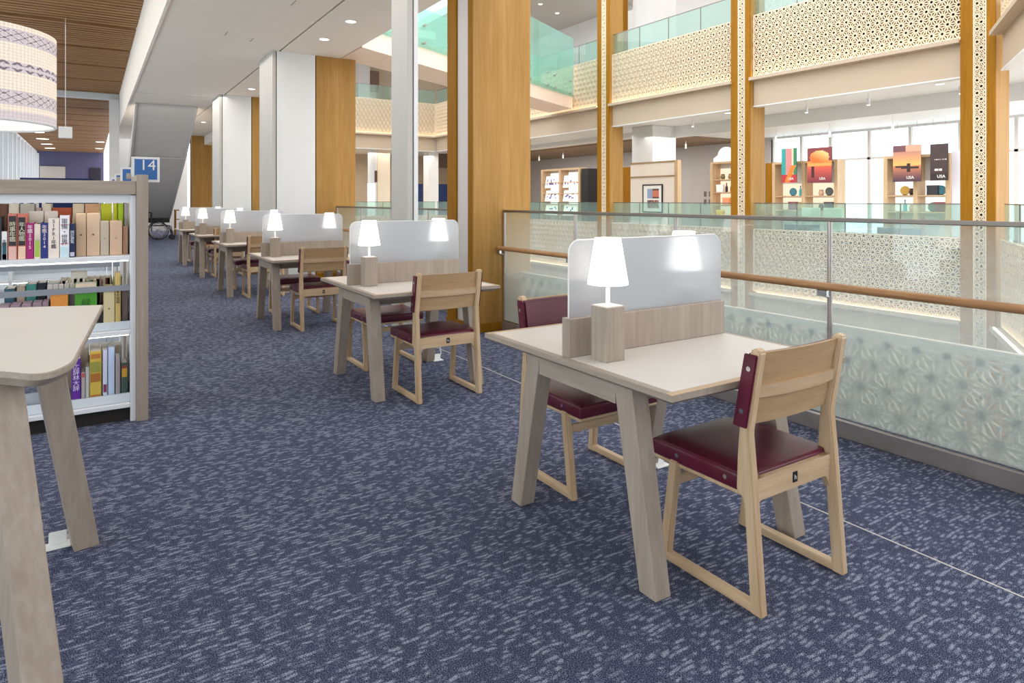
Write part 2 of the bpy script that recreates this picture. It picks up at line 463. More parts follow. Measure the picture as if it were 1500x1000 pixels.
# low navy partition + white end post far left
tag(obj('partition', box(BM(), -2.2, .1, 30, 30.15, 0, 2.18, .01), 'navy'), 'navy blue partition top showing far beyond the bookcase', 'partition')
tag(obj('white_post', box(BM(), .5, .78, 25.4, 25.7, 0, 4.69), 'white'), 'tall white post under the end of the slatted ceiling', 'post')

# ================================================================== railing of our deck
RX = 3.627
def rail_run(ya, yb, n, label, brackets=True):
    t = thing('glass_railing', label, 'railing', (RX, ya, 0)); L = yb - ya
    obj('skirting', box(BM(), -.03, .03, 0, L, 0, .0955, .003), 'steel', t)
    obj('skirting_ledge', box(BM(), -.014, .03, 0, L, .0955, .108), 'chrome', t)
    obj('top_rail', box(BM(), -.016, .016, 0, L, 1.225, 1.25, .004), 'cap', t)
    obj('handrail', cyl(BM(), (-.075, .02, .856), (-.075, L - .02, .856), .023, 14), 'handrail', t, True)
    for k in range(n + 1):
        yy = min(max(L * k / n, .012), L - .012)
        obj('baluster', cyl(BM(), (-.0, yy, .1), (0, yy, 1.23), .014, 10), 'steel', t, True)
        br = BM(); cyl(br, (-.014, yy, .79), (-.06, yy, .80), .008, 8); box(br, -.085, -.055, yy - .03, yy + .03, .797, .835, .004)
        obj('bracket', br, 'chrome', t)
        if k < n: obj('glass_pane', box(BM(), -.006, .006, L * k / n + .018, L * (k + 1) / n - .018, .108, 1.226), 'glass_rail', t)
    return t
rail_run(-2.55, 5.83, 7, 'frosted glass railing with oak handrail beside the nearest desks')
rail_run(6.42, 11.36, 4, 'frosted glass railing between the first and second oak columns')
rail_run(11.95, 16.73, 4, 'frosted glass railing between the second and third oak columns')

# ================================================================== far side of the atrium
OX = 11.1
YC = [4.298 + 4.25 * k for k in range(-1, 5)]
def far_col(y0, label):
    t = thing('atrium_column', label, 'column', (OX, y0, -4.2), 0, 'oak columns across the atrium')
    H = 13
    obj('oak_core', box(BM(), .03, .48, .004, .456, 0, H), 'oak_z', t)
    obj('oak_panel', box(BM(), 0, .03, 0, .113, 0, H), 'oak_dark', t)  # strips facing the atrium coloured darker for shade, same oak as the core
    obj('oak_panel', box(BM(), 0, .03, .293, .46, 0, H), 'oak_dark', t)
    o = obj('fretwork', lattice_mesh(.18, H, .11, .014, .018), None, t); o['kind'] = 'stuff'
    o.location = (.008, .293, 0); o.rotation_euler = (0, 0, -PI / 2)
    obj('strip_backing', box(BM(), .0285, .031, .113, .293, 0, H), 'backing', t)
names = ['edge', 'third', 'second', 'first', 'fourth', 'last']
far_col(YC[1], 'oak column with a white fretwork strip, rightmost across the atrium')
far_col(YC[2], 'oak column with a white fretwork strip, between poster hall and picture wall')
far_col(YC[3], 'oak column with a white fretwork strip, just right of the nearest oak column')
far_col(YC[4], 'oak column with fretwork across the atrium, behind the nearest oak column')

def parapet(loc, rz, L, lab, lev, lit=True):
    """fretwork parapet: local x along the run, -y towards the atrium, z=0 at the ledge"""
    t = thing('fretwork_parapet', 'cream fretwork parapet, ' + lab, 'parapet', loc, rz)
    o = obj('fretwork', lattice_mesh(L, 1.25), None, t); o['kind'] = 'stuff'; o.location = (0, .0, .03)
    obj('backing_board', box(BM(), 0, L, .14, .16, 0, 1.28), 'backing', t)
    obj('ledge', box(BM(), 0, L, -.14, .16, -.04, .0), 'fascia', t)
    obj('light_strip', box(BM(), .02, L - .02, .07, .09, 0, .014), 'led_soft', t)
    obj('ledge_lip', box(BM(), 0, L, -.14, -.12, 0, .022), 'fascia', t)
    obj('light_strip', box(BM(), .02, L - .02, -.10, -.075, 0, .014), 'led', t)
    g = thing('glass_balustrade', 'teal glass balustrade, ' + lab, 'balustrade', (loc[0], loc[1], loc[2]), rz)
    n = max(1, round(L / 1.0))
    for k in range(n):
        obj('glass_pane', box(BM(), L * k / n + .006, L * (k + 1) / n - .006, .045, .055, 1.02, 1.79), 'glass_far', g)
        if k: obj('clip', box(BM(), L * k / n - .006, L * k / n + .006, .04, .06, 1.0, 1.79), 'cap', g)
    obj('top_rail', box(BM(), 0, L, .04, .062, 1.785, 1.80), 'cap', g)
    fb = thing('fascia_beam', 'beige fascia beam, ' + lab, 'beam', loc, rz)
    obj('beam_face', box(BM(), 0, L, .02, .18, -.54, -.042), 'fascia', fb)
    obj('beam_foot', box(BM(), 0, L, .0, .18, -.56, -.54), 'white', fb)
bays = [(8.981, 12.798, 'over the picture wall hall'), (4.756, 8.547, 'over the poster hall'), (13.256, 17.046, 'right of the nearest oak column')]
for lev, zz in ((0, -.50), (1, 3.78)):
    lv = ('our level, ', 'upper level, ')[lev]
    for (a, c, nm) in bays:
        nm2 = nm if lev else nm.replace('over', 'below')
        parapet((OX + .1, c - .005, zz), -PI / 2, c - a - .01, lv + nm2, lev)
    parapet((OX + .1, 22.98, zz), -PI / 2, 22.98 - 17.51, lv + 'in the far corner, long side', lev)
    parapet((3.75, 23.0, zz), 0, OX + .1 - 3.75, lv + 'closing the far end of the atrium', lev)
    dx, dy = -.87, -.493
    ang = math.atan2(dy, dx)
    # return wall to the right of the rightmost column: turns 60 degrees towards us; atrium side is -y after rotation
    L = 5.0
    parapet((OX - .02, 4.22, zz), ang, L, lv + 'turning towards us at the right edge', lev)

# slabs, walls, ceilings over there
struct('floor', box(BM(), 11.42, 18.6, -3, 30, -.45, 0), 'hall_floor')
struct('floor', box(BM(), 3.7, 11.42, 23.25, 30, -.45, 0), 'hall_floor')
b = BM(); box(b, 11.42, 14.5, 3, 30, 3.5, 4.25); struct('ceiling', b, 'white')
b = BM(); box(b, 14.5, 18.8, 3, 30, 3.36, 4.25); struct('ceiling', b, 'white')
struct('trim_6', box(BM(), 14.35, 14.5, 3, 14.2, 3.18, 3.5), 'white')
struct('trim_7', box(BM(), 14.52, 14.56, 3, 14.2, 3.32, 3.355), 'lightbox')
struct('trim_8', box(BM(), 15.0, 18.4, 14.3, 30, 3.3, 3.36), 'brown_hall')
struct('ceiling', box(BM(), 3.7, 11.42, 23.25, 30, 3.5, 4.25), 'ceiling')
struct('floor', box(BM(), 11.42, 18.8, 3, 30, 4.255, 4.28), 'hall_floor')
struct('ceiling', box(BM(), 11.3, 18.8, 3, 30, 8.4, 8.7), 'grey_paint')
struct('ceiling', box(BM(), 3.7, 11.3, 23.2, 30, 7.6, 7.9), 'ceiling')
struct('wall_back', box(BM(), 18.4, 18.6, 13.3, 30, 0, 3.36), 'hall_grey')
struct('wall_back', box(BM(), 16.4, 16.6, 3, 30, 4.28, 8.4), 'white')
struct('wall_end', box(BM(), 3.7, 18.4, 29.6, 29.8, 0, 3.5), 'fascia')
struct('wall_end', box(BM(), 3.7, 16.4, 27.6, 27.8, 4.28, 7.6), 'fascia')
# lower storey glimpsed through the frosted glass
struct('floor', box(BM(), 3.7, 18.6, -6, 30, -4.7, -4.3), 'hall_floor')
struct('wall_lower', box(BM(), 13.5, 13.7, -3, 30, -4.3, -.45), 'grey_paint')
struct('wall_lower', box(BM(), 3.4, 3.6, -6, 30, -4.3, -.31), 'grey_paint')
# window wall of the poster hall
w2 = struct('window_2', box(BM(), 18.4, 18.5, 2, 13.3, 0, .1), 'white')
obj('window_head', box(BM(), 18.4, 18.5, 2, 13.3, 3.3, 3.36), 'white', w2)
obj('transom', box(BM(), 18.4, 18.47, 2, 13.3, 2.5, 2.56), 'grey_paint', w2)
ym = [2, 3.6, 5.2, 6.7, 7.9, 9.1, 10.2, 11.35, 12.3, 13.3]
for a in ym: obj('mullion', box(BM(), 18.4, 18.5, a - .04, a + .04, .1, 3.3), 'grey_paint', w2)
for a, c in zip(ym, ym[1:]):
    obj('pane', box(BM(), 18.44, 18.45, a + .04, c - .04, .1, 2.5), 'glass_clear', w2)
    obj('pane', box(BM(), 18.44, 18.45, a + .04, c - .04, 2.56, 3.3), 'glass_clear', w2)

# diagonal glass bridge crossing above
bx, by, ex, ey = 3.75, 10.35, 11.2, 14.3
ang = math.atan2(ey - by, ex - bx); BL = math.hypot(ex - bx, ey - by) - .2
t = thing('glass_bridge', 'footbridge with mint glass sides crossing high over the atrium', 'bridge', (bx, by, 3.84), ang)
cs, sn = math.cos(ang), math.sin(ang)
def on_x(off, X): return ((X - bx + off * sn) / cs)
obj('deck', prism(BM(), [(on_x(.02, 3.72), .02), (on_x(.02, 11.06), .02), (on_x(.95, 11.06), .95), (on_x(.95, 3.72), .95)], 'z', 0, .42), colour((238, 216, 200)), t)
n = 6
for k in range(n):
    p = obj('glass_pane', box(BM(), BL * k / n + .006, BL * (k + 1) / n - .006, -.03, -.015, .31, 1.9), 'glass_bridge', t)
    for ux in (.15, .85):
        for zz in (.4, .72):
            xx = BL * (k + ux) / n
            obj('standoff', cyl(BM(), (xx, -.06, zz), (xx, .02, zz), .028, 8), 'steel', p)
    obj('glass_pane', box(BM(), BL * k / n + (.6 if k == 0 else .006), BL * (k + 1) / n - .006, .955, .965, .35, 1.5), 'glass_bridge', t)

# fretwork just outside our own railing, seen through the frosted glass
t = thing('fretwork_parapet', 'fretwork hung outside our own railing, blurred by the frosted glass', 'parapet', (3.80, 5.8, -.68), -PI / 2)
o = obj('fretwork', lattice_mesh(8.3, 1.25), None, t); o['kind'] = 'stuff'
obj('frame_rail', box(BM(), 0, 8.3, -.01, .03, 1.25, 1.28), 'lattice', t)

# ---- picture-wall hall
t = thing('white_pillar', 'square white pillar rising behind the picture wall', 'pillar', (13.5, 13.68, 0))
obj('shaft', box(BM(), 0, .93, 0, .85, 0, 3.495), 'white', t)
t = thing('picture_wall', 'cream display wall in front of the white pillar carrying a black framed picture', 'wall', (13.38, 12.6, 0))
obj('wall_board', box(BM(), 0, .1, .12, 1.87, 0, 2.42, .004), colour((232, 222, 210)), t)
obj('cornice', box(BM(), -.02, .12, .1, 1.87, 2.0, 2.04), 'backing', t)
obj('cornice', box(BM(), -.02, .12, .1, 1.87, 2.40, 2.44), 'backing', t)
obj('oak_edge', box(BM(), -.02, .12, .0, .12, 0, 2.44), 'birch_z', t)
t = thing('picture_frame', 'black framed sheet with two photographs leaning on the picture wall', 'picture', (13.355, 13.54, 1.0))
b = BM()
for x0, x1, z0, z1 in ((-.39, -.355, 0, .8), (.355, .39, 0, .8), (-.355, .355, 0, .035), (-.355, .355, .765, .8)): box(b, -.012, .012, x0, x1, z0, z1)
obj('frame', b, 'black', t)
def pic(u, v):
    if not (.2 < u < .85 and (.1 < v < .46 or .52 < v < .88)): return (238, 238, 236)
    if v > .5: return (206, 120, 96) if u > .5 and .58 < v < .8 else ((150, 170, 205) if u < .5 else (96, 70, 66))
    return random.choice([(120, 112, 108), (84, 80, 82), (176, 160, 150), (150, 80, 70)])
o = obj('photograph', print_sheet(.71, .73, pic, 14, 16), 'print', t, loc=(-.004, 0, .035)); o.rotation_euler = (0, 0, -PI / 2)
tag(obj('side_cabinet', box(BM(), 14.3, 14.6, 15.3, 15.9, 0, 2.4, .005), 'oak_dark'), 'dark oak side cabinet left of the picture wall', 'cabinet')
b = BM()
for r in range(2):
    for c in range(3): box(b, 18.385, 18.398, 15.55 + c * .22, 15.65 + c * .22, 1.2 + r * .28, 1.38 + r * .28)
tag(obj('wall_lettering', b, 'hall_grey'), 'small grey signs in two rows on the grey hall wall', 'sign')
bpy.data.objects['wall_lettering'].data.materials[0] = colour((110, 100, 100))

# ---- display cabinets
def cabinet(name, label, loc, W, H, nsh, mat='birch_z', cols=2, lit='lightbox', D=.42, zb=.75):
    """open cabinet facing -x; local y along its width"""
    t = thing(name, label, 'cabinet', loc); cw = W / cols
    obj('back_panel', box(BM(), D - .02, D, 0, W, 0, H), 'white', t)
    for k in range(cols + 1): obj('upright', box(BM(), 0, D - .02, W * k / cols - .05, W * k / cols + .05, 0, H), mat, t)
    for c in range(cols):
        obj('top_board', box(BM(), 0, D - .02, cw * c + .05, cw * (c + 1) - .05, H - .06, H), mat, t)
        for s in range(nsh):
            z = zb + s * .42
            obj('shelf', box(BM(), .02, D - .02, cw * c + .05, cw * (c + 1) - .05, z, z + .03), mat, t)
            obj('light_panel', box(BM(), D - .03, D - .021, cw * c + .06, cw * (c + 1) - .06, z + .04, z + .40), lit, t)
    return t
def card(loc, w, h, fn, label, tilt=.15, nm='display_card', cat='card', nx=10, ny=8):
    t = thing(nm, label, cat, loc)
    p = obj('board', box(BM(), .004, .012, -w / 2, w / 2, 0, h), 'white', t); p.rotation_euler = (0, tilt, 0)
    o = obj('printed_face', print_sheet(w, h, fn, nx, ny), 'print_lit', t); o.rotation_euler = (0, tilt, 0)
    o.rotation_euler = Matrix.Rotation(tilt, 3, 'Y').to_euler()
    o.rotation_euler = (Matrix.Rotation(tilt, 3, 'Y') @ Matrix.Rotation(-PI / 2, 3, 'Z')).to_euler()
    return t
def scribble(seed, ink=(70, 70, 140), dens=.3):
    r = random.Random(seed); g = [[r.random() < dens for _ in range(10)] for _ in range(8)]
    return lambda u, v: ink if (.12 < u < .88 and .2 < v < .75 and g[int(v * 8)][int(u * 10)]) else (246, 242, 238)
XA, YA = 15.0, 18.95
cabinet('display_cabinet', 'tall birch cabinet with two lit columns of leaflets on the grey wall', (XA, YA, 0), 2.35, 2.55, 4)
for c in range(2):
    for s in range(3):
        card((XA + .02, YA + .6 + 1.17 * c, .79 + s * .52), .8, .42 if s < 2 else .46, scribble(c * 5 + s, dens=.35 if s else .2),
             '%s white leaflet in the %s column of the lit leaflet cabinet' % (('lowest', 'middle', 'topmost')[s], ('right', 'left')[c]), .18)
tag(obj('cabinet_side', box(BM(), 15.02, 15.5, 18.45, 18.85, 0, 2.5, .01), 'black'), 'dark tall panel standing right of the leaflet cabinet', 'panel')
cabinet('display_cabinet', 'narrow lit cabinet of small goods partly behind the middle atrium column', (17.5, 13.9, 0), 1.1, 2.62, 4, cols=1, lit='warm_box')
t = thing('arched_sign', 'white arched headboard on top of the narrow goods cabinet', 'sign', (17.55, 14.45, 2.625))
b = BM(); prism(b, [(-.5, 0), (.5, 0), (.5, .12), (.36, .2)] + [(.32 * math.cos(a * PI / 10), .22 + .26 * math.sin(a * PI / 10)) for a in range(11)] + [(-.36, .2), (-.5, .12)], 'x', 0, .03)
obj('board', b, 'lightbox', t)
def goods(loc, kind, c, label):
    t = thing(kind, label, kind.split('_')[-1], loc)
    if kind == 'glass_bottle':
        b = BM(); cyl(b, (0, 0, 0), (0, 0, .16), .045); cyl(b, (0, 0, .16), (0, 0, .22), .045, 12, .016); cyl(b, (0, 0, .22), (0, 0, .28), .016)
        obj('bottle_body', b, colour(c), t, True); obj('cap', cyl(BM(), (0, 0, .28), (0, 0, .30), .02), 'black', t)
    elif kind == 'round_pot':
        b = BM(); cyl(b, (0, 0, 0), (0, 0, .07), .05, 14, .08); cyl(b, (0, 0, .07), (0, 0, .16), .08, 14, .055); obj('pot_body', b, colour(c), t, True)
        obj('pot_rim', cyl(BM(), (0, 0, .16), (0, 0, .175), .06), colour(tuple(x * .7 for x in c)), t)
    elif kind == 'cut_plate':
        b = BM(); cyl(b, (-.01, 0, .12), (.012, 0, .12), .12, 18); obj('plate', b, colour(c), t); obj('plate_foot', box(BM(), -.03, .03, -.04, .04, 0, .02), 'black', t)
    else:
        obj('box_body', box(BM(), -.06, .06, -.13, .13, 0, .24, .006), colour(c), t); obj('box_lid', box(BM(), -.064, .064, -.134, .134, .2, .245, .004), colour(tuple(min(255, x * 1.15) for x in c)), t)
gi = [(17.6, 14.25, 1.62, 'glass_bottle', (150, 30, 40), 'dark red bottle on the narrow goods cabinet, right of the black one'), (17.6, 14.45, 1.62, 'glass_bottle', (60, 30, 34), 'black bottle on the narrow goods cabinet'),
      (17.6, 14.7, 1.62, 'gift_box', (240, 240, 240), 'white gift box left of the bottles on the narrow goods cabinet'), (17.6, 14.3, 2.04, 'round_pot', (150, 120, 84), 'brown round pot on the top shelf of the narrow goods cabinet'),
      (17.6, 14.6, 2.04, 'round_pot', (120, 104, 70), 'olive round pot on the top shelf of the narrow goods cabinet'), (17.6, 14.45, 1.2, 'gift_box', (244, 150, 110), 'salmon gift box on the middle shelf of the narrow goods cabinet'),
      (17.6, 14.7, .78, 'gift_box', (240, 190, 60), 'yellow gift box low on the narrow goods cabinet')]
for x, y, z, k, c, l in gi: goods((x, y, z), k, c, l)
# poster hall cabinets
CL, CR = (17.62, 10.7, 0), (17.62, 7.83, 0)
cabinet('display_cabinet', 'birch cabinet behind the orange canyon poster, lit shelves of goods', CL, 2.0, 2.5, 2, lit='warm_box', zb=1.03)
cabinet('display_cabinet', 'birch cabinet behind the silhouette poster, lit shelves of goods', CR, 1.5, 2.5, 2, zb=1.03)
cn = {0: 'left goods cabinet of the poster hall', 1: 'right goods cabinet of the poster hall'}
kinds = [('gift_box', (60, 60, 70), 'charcoal box'), ('round_pot', (60, 44, 40), 'dark round pot'), ('cut_plate', (200, 160, 80), 'ochre plate'), ('gift_box', (120, 56, 66), 'wine red box'),
         ('cut_plate', (90, 100, 96), 'green grey plate'), ('round_pot', (214, 176, 150), 'sand round pot'), ('glass_bottle', (90, 190, 200), 'pale blue bottle'), ('cut_plate', (70, 130, 150), 'blue plate')]
for ci, (cx, cy, cz) in enumerate((CL, CR)):
    W = (2.0, 1.5)[ci]
    for s in range(2):
        for q in range(4):
            k, c, l = kinds[(s * 4 + q + ci * 3) % 8]
            yy = cy + (.22 + .56 * q / 3 * 1.0 + (.32 if q > 1 else 0)) * W / 1.5 * .98
            goods((cx + .16, yy, 1.06 + .42 * s), k, c, '%s on the %s shelf of the %s' % (l, ('lower', 'upper')[s], cn[ci]))
tag(obj('lilac_partition', box(BM(), 17.7, 17.9, 7.3, 7.78, 0, 2.55, .005), colour((214, 214, 226))), 'pale lilac partition right of the dark poster', 'partition')
tag(obj('oak_partition', box(BM(), 17.7, 18.0, 12.75, 13.05, 0, 2.5, .005), 'oak_dark'), 'dark oak partition left of the teal and pink poster', 'partition')
def lerp(a, b, f): f = max(0, min(1, f)); return tuple(x + (y - x) * f for x, y in zip(a, b))
def p_orange(u, v):
    if v > .55:
        if (u - .5) ** 2 / .16 + (v - .72) ** 2 / .04 < 1: return lerp((232, 104, 40), (250, 190, 130), (v - .6) * 3 + (u - .5))
        return (120, 50, 56) if v > .62 else (240, 130, 60)
    if v > .48: return (246, 150, 80)
    if .18 < u < .28 and .15 < v < .46: return (60, 24, 30)
    return lerp((112, 44, 60), (214, 92, 70), v * 2)
def p_teal(u, v):
    if v < .5 and abs(u - .35 - v * .9) < .16: return (226, 120, 40)
    if v < .25: return (170, 50, 60)
    return (40, 150, 150) if u < .3 else ((228, 126, 130) if u < .68 else ((224, 196, 170) if u < .8 else (30, 120, 90)))
def p_sil(u, v):
    if abs(u - .56) < .05 and .26 < v < .5: return (36, 24, 30)
    if .3 < u < .9 and abs(v - .38) < .035 * (1.2 - abs(u - .6)): return (40, 26, 32)
    if .08 < u < .6 and abs(v - .41) < .03: return (70, 44, 46)
    if v > .82: return (104, 66, 76) if u < .45 else (196, 150, 130)
    if v > .45: return lerp((228, 170, 96), (170, 120, 110), (v - .45) * 2.6)
    return lerp((66, 44, 66), (206, 130, 90), v * 2.1)
def p_dark(u, v):
    if .56 < v < .6 and .2 < u < .9 and int(u * 20) % 2: return (200, 190, 190)
    if abs(v - .3) < .03 and (abs(u - .35) < .1 or abs(u - .6) < .08): return (220, 214, 210)
    return (58, 44, 46) if v > .2 else (44, 32, 36)
def poster(y, w, z0, z1, fn, label, words):
    t = thing('hanging_poster', label, 'poster', (17.35, y, z0)); h = z1 - z0
    obj('board', box(BM(), .003, .02, -w / 2, w / 2, 0, h), 'black', t)
    o = obj('printed_face', print_sheet(w, h, fn, 24, 34), 'print', t); o.rotation_euler = (0, 0, -PI / 2)
    q = lettering('USA', .10, 'white', t, (-.003, -w * .12, h * .11), (PI / 2, 0, -PI / 2), bold=True)
    for yy in (-w * .35, w * .35): obj('hanging_wire', cyl(BM(), (.01, yy, h), (.01, yy, 3.34 - z0), .004, 6), 'steel', t)
poster(11.98, .50, 1.87, 2.88, p_teal, 'teal and pink striped poster hanging leftmost in the poster hall', 1)
poster(11.02, .74, 1.85, 2.84, p_orange, 'orange and red canyon poster reading USA', 1)
poster(8.65, .68, 1.82, 2.74, p_sil, 'sunset poster with a dark stretching silhouette', 1)
poster(7.9, .40, 1.83, 2.72, p_dark, 'narrow dark brown poster hanging rightmost in the poster hall', 1)
for k, (yy, w) in enumerate(((10.1, .5), (9.5, .5))):
    t = thing('lounge_chair', ('left', 'right')[k] + ' pale green chair back below the hall windows', 'chair', (15.5, yy, 0))
    cg = colour((170, 190, 176))
    obj('backrest', box(BM(), 0, .08, -w / 2, w / 2, .45, 1.16, .02, 2), cg, t); obj('seat', box(BM(), .08, .6, -w / 2, w / 2, .34, .47, .03, 2), cg, t)
    for sx in (.04, .54):
        for sy in (-1, 1): obj('leg', cyl(BM(), (sx, sy * w * .42, 0), (sx, sy * w * .42, .45 if sx < .1 else .34), .018, 8), 'black', t)
# round teal seats behind the far balustrade
for k, yy in enumerate((8.1, 6.2)):
    t = thing('tub_chair', ('left', 'right')[k] + ' teal tub chair behind the far glass balustrade', 'chair', (12.2, yy, 0))
    b = BM(); cyl(b, (0, 0, .08), (0, 0, .42), .33, 20, .36); obj('seat', b, colour((40, 96, 110)), t, True); obj('plinth', cyl(BM(), (0, 0, 0), (0, 0, .08), .26, 20), 'black', t, True)
    b = BM()
    pts = [(math.cos(a) * .36, math.sin(a) * .36) for a in [PI * (.5 + k2 / 12) for k2 in range(13)]]
    inn = [(p[0] * .82, p[1] * .82) for p in pts][::-1]
    prism(b, pts + inn, 'z', .40, .86); obj('back_shell', b, colour((36, 88, 104)), t)

# ---- far end hall
t = thing('round_column', 'white round column with a small picture at the atrium end', 'column', (9.25, 24.6, 0))
obj('shaft', cyl(BM(), (0, 0, 0), (0, 0, 3.495), .18, 24), 'white', t, True)
obj('picture', box(BM(), .02, .12, -.20, -.18, 2.05, 2.5), colour((90, 60, 66)), t)
tag(obj('screen_panel', box(BM(), 8.80, 9.10, 23.9, 23.95, 0, 2.0, .01), 'lightbox'), 'bright white lit panel in front of the round column', 'screen')
tag(obj('beige_pier', box(BM(), 9.46, 9.98, 24.6, 25.0, 0, 3.495), colour((236, 220, 200))), 'beige pier right of the round column at the atrium end', 'pier')
tag(obj('square_pier', box(BM(), 11.75, 12.2, 24.8, 25.3, 0, 3.34), 'white'), 'white square pier between navy panels at the atrium end', 'pier')
for k, (a, c) in enumerate(((12.2, 12.75), (13.55, 14.3))):
    tag(obj('navy_panel', box(BM(), a, c, 27.5, 27.6, 0, 2.1, .01), 'navy'), 'navy panel on the ' + ('left', 'right')[k] + ' of the white square pier', 'panel')
tag(obj('dark_grille', box(BM(), 13.5, 14.3, 27.4, 27.5, 2.85, 3.495, .01), colour((96, 80, 70))), 'brown grille high above the right navy panel', 'grille')
tag(obj('dark_picture', box(BM(), 10.2, 10.65, 27.5, 27.58, 6.1, 7.0, .01), colour((120, 92, 80))), 'brown picture on the upper wall at the atrium end', 'picture')
tag(obj('grey_pier', box(BM(), 9.35, 9.85, 26.5, 27.0, 4.29, 7.59), 'hall_grey'), 'grey pier on the upper floor at the atrium end', 'pier')
tag(obj('white_pillar', box(BM(), 13.5, 14.43, 13.68, 14.5, 4.29, 8.39), 'white'), 'white pillar on the upper floor behind the glass balustrade', 'pillar')
tag(obj('oak_post', box(BM(), 13.2, 13.4, 14.6, 14.75, 4.29, 8.39), 'oak_dark'), 'dark oak post left of the upper white pillar', 'post')

# ---- lights in ceilings
def downlight(x, y, z, label, r=.06, nm='downlight', grp=None):
    t = thing(nm, label, 'light', (x, y, z), 0, grp)
    obj('rim', ring(BM(), (0, 0, -.004), (0, 0, 1), r + .008, .008, 16, 6), 'white', t, True)
    obj('lamp_face', cyl(BM(), (0, 0, -.006), (0, 0, -.001), r, 16), 'downlight', t)
for k, (x, y) in enumerate(((3.044, 8.93), (3.032, 10.13), (3.02, 15.54), (3.02, 19.5), (3.02, 23))):
    downlight(x, y, CZ, 'recessed downlight over the railing, %s from the camera' % ('first', 'second', 'third', 'fourth', 'fifth')[k], .07)
for k, yy in enumerate((42, 46.4, 50.6, 54.4)):
    downlight(-2.35, yy, 4.879, 'downlight in the far slatted ceiling by the windows, %s of its row' % ('first', 'second', 'third', 'fourth')[k], .3)
for k in range(2): downlight(.45, 47 + 6 * k, 4.879, 'downlight in the far slatted ceiling by the white post, %s one' % ('nearer', 'farther')[k], .22)
for k, (x, y) in enumerate(((1.75, 8.3), (2.15, 8.5), (1.7, 10.6), (2.1, 10.8))):
    tag(obj('air_slot', box(BM(), x - .006, x + .006, y - .12, y + .12, CZ - .004, CZ), colour((150, 142, 134))), 'thin air slot in the white ceiling, %s' % ('near left', 'near right', 'far left', 'far right')[k], 'vent')
def spot(x, y, z, drop, label):
    t = thing('track_spotlight', label, 'light', (x, y, z), 0, 'track spotlights in the hall')
    obj('stem', cyl(BM(), (0, 0, -drop), (0, 0, 0), .008, 6), 'white', t)
    obj('head', cyl(BM(), (0, 0, -drop - .13), (0, 0, -drop), .03, 12), 'white', t, True)
    obj('lamp_face', cyl(BM(), (0, 0, -drop - .136), (0, 0, -drop - .131), .026, 12), 'downlight', t)
tag(obj('light_track', box(BM(), 12.6, 12.64, 4.6, 12.6, 3.475, 3.5), 'cap'), 'long dark lighting track on the hall ceiling', 'track')
sl = [(12.62, 5.4), (12.62, 7.0), (12.62, 8.3), (12.62, 10.2), (12.62, 11.4)]
for k, (x, y) in enumerate(sl): spot(x, y, 3.475, .16, 'spotlight on the dark track, %s from the right' % ('first', 'second', 'third', 'fourth', 'fifth')[k])
for k, (x, y) in enumerate(((16.2, 6.8), (16.2, 8.4), (16.2, 10.0), (16.2, 11.6))): spot(x, y, 3.36, .22, 'spotlight near the hall windows, %s from the right' % ('first', 'second', 'third', 'fourth')[k])
for k, (x, y) in enumerate(((16.5, 15.2), (16.5, 16.8), (16.2, 21.5), (16.2, 23.2), (16.2, 25))): spot(x, y, 3.3, .1, 'spotlight under the brown hall ceiling, %s from the right' % ('first', 'second', 'third', 'fourth', 'fifth')[k])
for k, (x, y) in enumerate(((12.1, 5.2), (12.1, 6.3), (12.1, 7.6), (12.1, 9.4), (12.1, 10.6), (12.1, 11.8), (12.3, 14.5), (12.3, 16), (13.2, 6.0), (13.2, 10.8))):
    downlight(x, y, 3.5, 'recessed downlight at the front of the hall ceiling, %s' % ('first from the right', 'second from the right', 'third from the right', 'fourth from the right', 'fifth from the right', 'sixth from the right', 'seventh from the right', 'eighth from the right', 'deeper right one', 'deeper left one')[k], .07)
for k, (x, y) in enumerate(((12.5, 16.2), (13.4, 17.4), (14.4, 17.2), (13.6, 19.4), (14.8, 20), (12.4, 19))):
    downlight(x, y, 8.4, 'downlight in the upper hall ceiling above the glass bridge, %s' % ('front right', 'middle right', 'back right', 'middle left', 'back left', 'front left')[k], .07)

